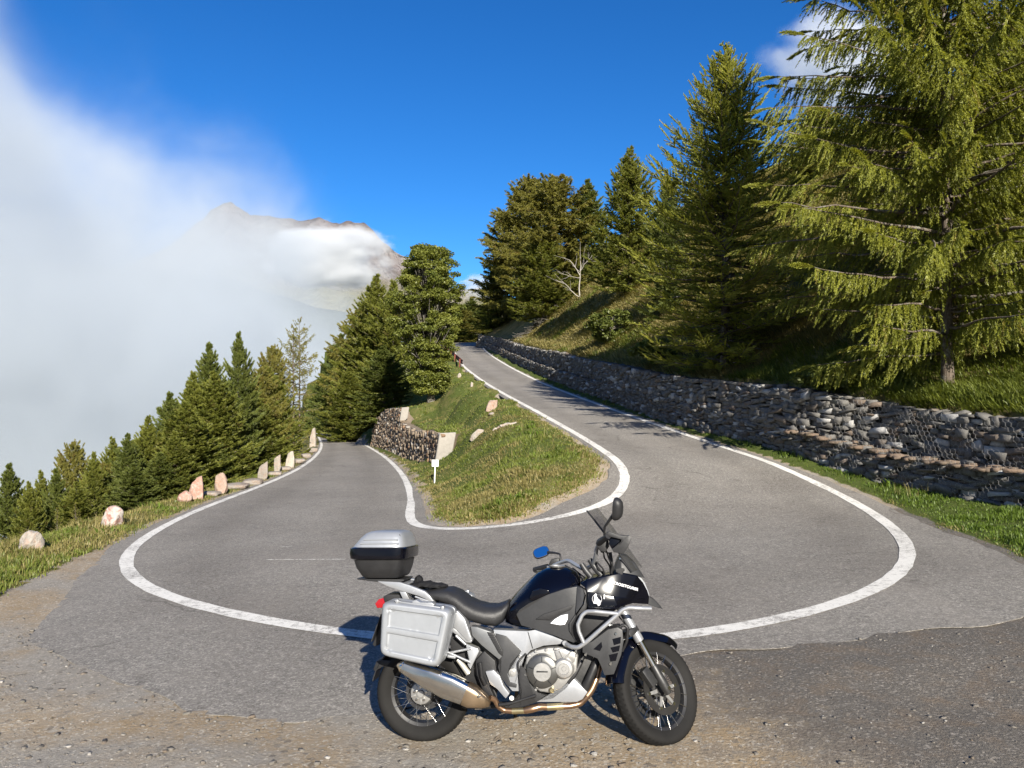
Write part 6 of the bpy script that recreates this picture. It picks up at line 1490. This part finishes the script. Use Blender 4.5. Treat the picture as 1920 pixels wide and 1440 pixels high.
tube('engine_hose', [B(1165, 1040, .17), B(1200, 1000, .17), B(1235, 930, .15), B(1245, 880, .12)], 0.016, MATTE, None, None, 12, 10)
panel('belly_pan', [(1000, 1142), (1090, 1126), (1150, 1080), (1168, 1048), (1196, 1024), (1266, 1092), (1240, 1128), (1212, 1142)], -0.15, SILV, None, 0.010, lat=0.175)
panel('pedal_guard', [(922, 955), (946, 975), (965, 1040), (1010, 1095), (1050, 1108), (1000, 1145), (920, 1170), (850, 1172), (826, 1158), (905, 1135), (930, 1080), (912, 1010)], 0.165, MATTE, None, 0.005, lat=0.205)
tube('brake_pedal', [B(812, 1156, .23), B(870, 1150, .24), B(930, 1130, .24), B(1000, 1108, .24)], [0.012, 0.010, 0.008, 0.012], MATTE, None, None, 12, 8)
panel('peg_bracket', [(740, 985), (782, 978), (815, 1010), (834, 1060), (865, 1100), (845, 1125), (800, 1075), (765, 1050)], 0.15, SILV, None, 0.006, lat=0.21)
tube('footpeg', [B(880, 1128, .19), B(876, 1122, .28)], 0.014, ALU, None, None, 6, 10, 0)
tube('pillion_peg', [B(714, 938, .22), B(722, 1010, .22), B(740, 1050, .2)], [0.013, 0.012, 0.014], MATTE, None, None, 10, 10, 0)
panel('pillion_bracket', [(690, 930), (735, 880), (790, 930), (800, 1000), (760, 1060), (795, 1135), (775, 1150), (722, 1070), (696, 1000)], 0.13, MATTE, None, 0.006, lat=0.185)
# crash bars
for sg in (1, -1):
    a = tube('crash_bar', [B(1148, 836, .20), B(1180, 858, .26), B(1218, 862, .29), B(1262, 832, .30), B(1340, 762, .31), B(1412, 700, .31), B(1445, 668, .31), B(1478, 656, .31), B(1530, 660, .31), B(1592, 662, .28)], 0.0135, SILV, None, None, 70, 14, 2)
    b_ = tube('crash_bar', [B(1246, 836, .30), B(1222, 780, .30), B(1216, 745, .30), B(1238, 695, .30), B(1262, 676, .30), B(1300, 676, .31), B(1424, 688, .31)], 0.0125, SILV, None, None, 60, 14, 2)
    if sg < 0:
        for o in (a, b_): o.data.transform(Matrix.Diagonal((1, -1, 1, 1))); o.data.flip_normals()
lathe('bar_bolt', [(0, -0.02), (0.014, -0.02), (0.016, -0.012), (0.016, 0.02)], B(1149, 836, .205), SILV, None, 16)
# radiator side guard
rg = panel('radiator_guard', [(1240, 850), (1290, 830), (1372, 768), (1420, 758), (1446, 772), (1452, 830), (1440, 900), (1402, 1000), (1352, 1006), (1344, 960), (1318, 920), (1240, 888)], 0.10, GREYP, None, 0.008, lat=0.225)
flat('guard_opening', [(1296, 870), (1338, 832), (1342, 858), (1330, 880)], PAINT, rg, 0.227); flat('guard_opening', [(1394, 818), (1438, 806), (1436, 840), (1402, 850)], PAINT, rg, 0.227)
flat('guard_opening', [(1384, 862), (1434, 850), (1428, 880), (1396, 888)], PAINT, rg, 0.227); flat('guard_opening', [(1376, 900), (1424, 888), (1412, 930), (1384, 934)], PAINT, rg, 0.227)
for (x_, y_) in ((1412, 790), (1384, 946), (1256, 898), (1256, 925)): lathe('bolt', [(0, -0.008), (0.008, -0.008), (0.01, 0.004)], B(x_, y_, 0.228), STEEL, rg, 10)
panel('radiator', [(1300, 800), (1440, 780), (1400, 940), (1330, 930)], -0.17, MATTE, None, 0.006, lat=0.17)
tube('coolant_hose', [B(1425, 760, .15), B(1452, 742, .15), B(1474, 760, .15), B(1468, 830, .14), B(1444, 880, .12)], 0.010, MATTE, None, None, 20, 8)
# exhaust
tube('header_pipe', [B(1318, 920, .12), B(1300, 965, .14), B(1272, 1030, .15), B(1246, 1085, .14), B(1225, 1100, .1)], 0.027, MATTE, None, None, 20, 14)
tube('header_pipe', [B(1330, 940, .0), B(1308, 1030, .02), B(1286, 1080, .05), B(1255, 1120, .08), B(1200, 1146, .12)], 0.024, BRONZE, None, None, 20, 14)
tube('exhaust_pipe', [B(1260, 1118, .10), B(1230, 1150, .14), B(1180, 1162, .16), B(1140, 1164, .17)], 0.019, BRONZE, None, None, 14, 14)
tube('exhaust_collar', [B(1142, 1163, .17), B(1058, 1168, .18)], 0.0215, GOLDP, None, None, 4, 16, 0)
tube('exhaust_pipe', [B(1060, 1168, .18), B(1020, 1166, .18), B(985, 1176, .19), B(940, 1186, .19)], [0.019, 0.021, 0.024, 0.021], BRONZE, None, None, 14, 14)
tube('exhaust_collar', [B(942, 1186, .19), B(878, 1188, .19)], 0.019, GOLDP, None, None, 4, 16, 0)
tube('exhaust_pipe', [B(880, 1188, .19), B(835, 1184, .19), B(808, 1164, .2), B(790, 1128, .21), B(765, 1120, .23)], 0.0175, BRONZE, None, None, 18, 14)
def muff(st, name, mat, parent=None, pw=3.6):
    secs = []
    for (xt, yt, xb, yb, l0, hw) in st:
        t_, b_ = B(xt, yt, l0), B(xb, yb, l0); c = (t_ + b_) / 2; d = (t_ - b_) / 2; s = []
        for k in range(32):
            th = 2 * math.pi * k / 32; e_ = 2 / pw; x = math.copysign(abs(math.cos(th)) ** e_, math.cos(th)); y = math.copysign(abs(math.sin(th)) ** e_, math.sin(th))
            s.append((c.x + d.x * y, c.y + hw * x, c.z + d.z * y))
        secs.append(s)
    return loft(name, secs, mat, parent, ang=60)
mf = muff([(330, 925, 298, 955, .27, .045), (345, 918, 312, 985, .27, .058), (480, 960, 420, 1062, .27, .062), (590, 1000, 520, 1118, .265, .062), (665, 1045, 615, 1150, .26, .058)], 'muffler', STEEL)
muff([(660, 1040, 618, 1152, .262, .060), (700, 1062, 650, 1166, .26, .058), (745, 1105, 730, 1168, .25, .05), (768, 1128, 762, 1162, .24, .035)], 'muffler_shield', simple('stained_steel', (0.32, 0.24, 0.16), 0.28, 0.9, var=0.5, scale=9), mf)
muff([(300, 936, 288, 952, .27, .03), (330, 924, 300, 972, .27, .048), (338, 922, 306, 984, .27, .055)], 'end_cap', simple('end_cap_tan', (0.42, 0.33, 0.22), 0.35, 0.7), mf)
lathe('shield_bolt', [(0, -0.01), (0.008, -0.01), (0.01, 0.004)], B(708, 1112, 0.322), STEEL, mf, 12)
# stand and underside
tube('side_stand', [Vector((0.62, 0.16, 0.32)), Vector((0.60, 0.26, 0.14)), Vector((0.58, 0.33, 0.045))], 0.014, MATTE, None, None, 8, 10, 0)
tube('underframe', [B(600, 1160, .05), B(770, 1160, .08), B(900, 1150, .08)], 0.02, MATTE, None, None, 8, 10, 0)
for sd in (-1, 1): panel('indicator', [(240, 652), (275, 648), (282, 664), (246, 668)], sd * 0.12 - 0.04, simple('amber_lens', (0.5, 0.2, 0.02), 0.2) if sd > 0 else bpy.data.materials['amber_lens'] if 'amber_lens' in bpy.data.materials else MATTE, None, 0.004, lat=sd * 0.12 + 0.04)

# the black bundle lying on the back of the seat
r = np.random.default_rng(77); bm = bmesh.new()
for (zx, zy, lat, a, b_, c_) in ((430, 538, 0.02, 0.085, 0.06, 0.026), (490, 545, 0.04, 0.075, 0.055, 0.022), (398, 522, -0.02, 0.03, 0.05, 0.045), (368, 548, 0.05, 0.05, 0.045, 0.02), (520, 550, 0.0, 0.045, 0.05, 0.016)):
    ret = bmesh.ops.create_icosphere(bm, subdivisions=3, radius=1); c = B(zx, zy, lat); o = Vector(r.uniform(-9, 9, 3))
    for v in ret['verts']:
        k = 1 + 0.35 * mnoise.noise(v.co * 2.2 + o) + 0.2 * mnoise.noise(v.co * 5 + o); v.co = Vector((c.x + v.co.x * a * k, c.y + v.co.y * b_ * k, c.z + v.co.z * c_ * k))
me = bpy.data.meshes.new('cloth_bundle'); bm.to_mesh(me); bm.free()
rm = None
me.transform(bike.matrix_world); cen = sum((v.co for v in me.vertices), Vector()) / len(me.vertices); me.transform(Matrix.Translation(-cen)); me.shade_smooth()
g = link_mesh('cloth_bundle', me, simple('black_cloth', (0.012, 0.012, 0.013), 0.85, 0, 0.2, var=0.4, scale=60, bumpy=0.5)); g.location = cen
mod = g.modifiers.new('weld', 'REMESH'); mod.mode = 'VOXEL'; mod.voxel_size = 0.006; mod.use_smooth_shade = True
tag(g, 'crumpled black cloth bundle with straps lying on the rear of the motorbike seat', 'cloth bundle')
for (zx, zy) in ((402, 533), (480, 541)):
    pass
# ------------------------------------------------------------------ mountains
def mat_mountain():
    t = NT('mountain_rock'); p = t.pos(); n1 = t.noise(0.0022, p, 8, 0.68); n2 = t.noise(0.012, p, 6, 0.7)
    sp = t.n('SeparateXYZ'); t.set(sp.inputs[0], p)
    rock = t.mix(n2, (0.10, 0.082, 0.08), (0.26, 0.22, 0.212)); rock = t.mix(t.ramp(n1, [(0.45, 0), (0.6, 0.7)]), rock, (0.31, 0.295, 0.28))
    mead = t.mix(n2, (0.11, 0.115, 0.06), (0.26, 0.235, 0.15))
    f = t.math('ADD', t.math('DIVIDE', sp.outputs[2], 900.0), t.math('MULTIPLY', t.math('SUBTRACT', n1, 0.5), 0.8))
    c = t.mix(t.ramp(f, [(0.55, 0), (0.75, 1)]), mead, rock)
    t.bsdf(c, 0.95, 0, 0.1, t.bump(t.math('ADD', n1, n2), 1.0, 60)); return t.m
def massif(name, prof, D0, D1, zlow, seed, mat, rough=1.0, nrow=60, step=3):
    """a mountain flank: crest at distance D0 falling towards the viewer to zlow at D1, and a back slope"""
    xs = np.arange(prof[0][0], prof[-1][0] + 1, step); py = np.interp(xs, [a for a, _ in prof], [b_ for _, b_ in prof])
    az = np.arctan((xs - CX) / FPX); V = []
    ts = np.concatenate([[-0.25, -0.12], np.linspace(0, 1, nrow)])
    for i, (px, q) in enumerate(zip(xs, py)):
        X = (px - CX) / FPX; zc = -(q - CY) / FPX * D0
        for t in ts:
            D = D0 + (D1 - D0) * t
            z = zc + (zlow - zc) * (t ** 0.8 if t > 0 else 0) if t >= 0 else zc + (zc - zlow) * t * 1.6
            pos = Vector((X * D, D, z * 0.7)) * 0.0028
            rg = 0
            a_ = 1.0
            for o_ in range(5):
                rg += a_ * (0.5 - abs(mnoise.noise(pos * (1.0 * 2 ** o_) + Vector((seed, 3.1 * o_, 0))))); a_ *= 0.52
            amp = rough * (0.6 if abs(t) < 1e-6 else 1.0) * D0 * 0.02
            V.append((X * D, D, z + rg * amp - amp * 0.5))
    n, m = len(xs), len(ts); idx = np.arange(n * m).reshape(n, m)
    F = np.stack([idx[:-1, :-1], idx[:-1, 1:], idx[1:, 1:], idx[1:, :-1]], -1).reshape(-1, 4)
    o = link_mesh(name, mesh_np(name, np.array(V), F), mat, None, True); return tag(o, kind='structure')
massif('mountain', [(-100, 560), (200, 520), (330, 455), (395, 395), (432, 377), (470, 402), (500, 401), (522, 408), (560, 416), (600, 411), (636, 422), (655, 414), (668, 420), (682, 416), (700, 428), (716, 450), (735, 470), (752, 480), (775, 482), (800, 500), (850, 545), (900, 540), (940, 560), (1100, 600)], 4600, 1700, -420, 3.0, mat_mountain(), 0.9)
t_ = NT('forest_slope'); n_ = t_.noise(0.03, None, 6, 0.75); t_.bsdf(t_.mix(n_, (0.02, 0.032, 0.022), (0.075, 0.095, 0.06)), 0.95, 0, 0.1, t_.bump(n_, 1.0, 20))
massif('hill', [(-200, 470), (250, 500), (420, 520), (480, 545), (540, 560), (590, 580), (640, 588), (700, 600), (760, 606), (900, 640), (1000, 680)], 1500, 700, -330, 7.0, t_.m, 0.7, 30)
t_ = NT('valley_floor'); n_ = t_.noise(0.01, None, 5); t_.bsdf(t_.mix(n_, (0.06, 0.085, 0.04), (0.14, 0.15, 0.09)), 0.95, 0, 0.1)
xx = np.linspace(-9000, 9000, 40); yy = np.linspace(-6000, 12000, 40); X_, Y_ = np.meshgrid(xx, yy)
Z_ = -430 + 20 * np.sin(X_ / 900) * np.cos(Y_ / 700); idx = np.arange(1600).reshape(40, 40)
tag(link_mesh('valley', mesh_np('valley', np.stack([X_.ravel(), Y_.ravel(), Z_.ravel()], 1), np.stack([idx[:-1, :-1], idx[:-1, 1:], idx[1:, 1:], idx[1:, :-1]], -1).reshape(-1, 4)), t_.m), kind='structure')

# ------------------------------------------------------------------ mist bank and clouds (real volumes)
def vol_out(t, dens, col=(0.70, 0.745, 0.79), aniso=0.0):
    v = t.n('VolumePrincipled'); t.set(v.inputs['Color'], col); t.set(v.inputs['Density'], dens); v.inputs['Anisotropy'].default_value = aniso
    t.t.links.new(v.outputs[0], t.out.inputs['Volume'])
def lump(name, verts_scale, loc, sub=3):
    bm = bmesh.new(); bmesh.ops.create_icosphere(bm, subdivisions=sub, radius=1)
    me = bpy.data.meshes.new(name); bm.to_mesh(me); bm.free(); o = link_mesh(name, me); o.scale = verts_scale; o.location = loc; return o
# mist filling the valley on the left: a slanting, ragged upper face
t = NT('valley_mist'); oc = t.coord(); sp = t.n('SeparateXYZ'); t.set(sp.inputs[0], oc)
face = t.math('ADD', t.math('MULTIPLY', t.math('ADD', sp.outputs[0], 70.0), -0.74), t.math('MULTIPLY', sp.outputs[2], -0.67))
nz = t.noise(0.0105, oc, 4, 0.55, dist=0.4); nz2 = t.noise(0.0042, oc, 2, 0.5)
low = t.n('MapRange', interpolation_type='SMOOTHSTEP'); t.set(low.inputs[0], sp.outputs[2]); low.inputs[1].default_value = 75; low.inputs[2].default_value = 5; low.inputs[3].default_value = 0; low.inputs[4].default_value = 34
face = t.math('ADD', face, low.outputs[0])
face = t.math('SMOOTH_MIN', face, t.math('MULTIPLY', t.math('SUBTRACT', 195.0, sp.outputs[2]), 0.9), 40.0)
f = t.math('ADD', face, t.math('MULTIPLY', t.math('SUBTRACT', nz, 0.5), 200.0)); f = t.math('ADD', f, t.math('MULTIPLY', t.math('SUBTRACT', nz2, 0.5), 150.0))
mr = t.n('MapRange', interpolation_type='SMOOTHSTEP'); t.set(mr.inputs[0], f); mr.inputs[1].default_value = -30; mr.inputs[2].default_value = 110; mr.inputs[3].default_value = 0; mr.inputs[4].default_value = 1
fade = t.n('MapRange', interpolation_type='SMOOTHSTEP'); t.set(fade.inputs[0], sp.outputs[1]); fade.inputs[1].default_value = 150; fade.inputs[2].default_value = 300
dn = t.math('MULTIPLY', t.math('POWER', mr.outputs[0], 1.3), 0.024); dn = t.math('MULTIPLY', dn, fade.outputs[0])
dn = t.math('MULTIPLY', dn, t.ramp(t.noise(0.02, oc, 5, 0.6, dist=0.6), [(0.36, 0.15), (0.64, 1.0)]))
vol_out(t, dn)
bm = bmesh.new(); pts = [(-520, 150, -150), (-50, 150, -150), (-70, 620, -150), (-760, 620, -150), (-520, 150, 480), (-50, 150, 240), (-70, 620, 300), (-760, 620, 760)]
vs = [bm.verts.new(p) for p in pts]
for q in ((3, 2, 1, 0), (4, 5, 6, 7), (0, 1, 5, 4), (1, 2, 6, 5), (2, 3, 7, 6), (3, 0, 4, 7)): bm.faces.new([vs[i] for i in q])
me = bpy.data.meshes.new('fog_bank'); bm.to_mesh(me); bm.free()
fog = link_mesh('fog_bank', me, t.m); tag(fog, kind='stuff')
def cloud(name, px, py, D, rx, ry, rz, dens, seed, nsc=2.2, edge=0.35):
    t = NT(name); oc = t.coord(); L = t.n('VectorMath', operation='LENGTH'); t.set(L.inputs[0], oc)
    nz = t.noise(nsc, t.mapping(oc, (1, 1, 1), loc=(seed, seed * 2, 0)), 5, 0.6)
    f = t.math('ADD', t.math('SUBTRACT', 0.78, L.outputs['Value']), t.math('MULTIPLY', t.math('SUBTRACT', nz, 0.5), 1.5))
    mr = t.n('MapRange', interpolation_type='SMOOTHSTEP'); t.set(mr.inputs[0], f); mr.inputs[1].default_value = 0.0; mr.inputs[2].default_value = edge
    cut = t.n('MapRange', interpolation_type='SMOOTHSTEP'); t.set(cut.inputs[0], L.outputs['Value']); cut.inputs[1].default_value = 0.99; cut.inputs[2].default_value = 0.8; cut.inputs[3].default_value = 0; cut.inputs[4].default_value = 1
    vol_out(t, t.math('MULTIPLY', t.math('MULTIPLY', mr.outputs[0], cut.outputs[0]), dens), (0.86, 0.875, 0.89))
    p = atd(px, py, D); k = D / FPX; o = lump('cloud', (rx * k, ry * k, rz * k), tuple(p)); o.data.materials.append(t.m); return tag(o, kind='stuff')
cloud('mountain_cloud', 610, 485, 1650, 172, 130, 82, 0.04, 1.0, 1.7)
cloud('high_cloud', 1585, 125, 2400, 185, 130, 150, 0.0065, 4.0, 1.8)
cloud('far_cloud', 905, 540, 2100, 62, 40, 36, 0.02, 7.0)
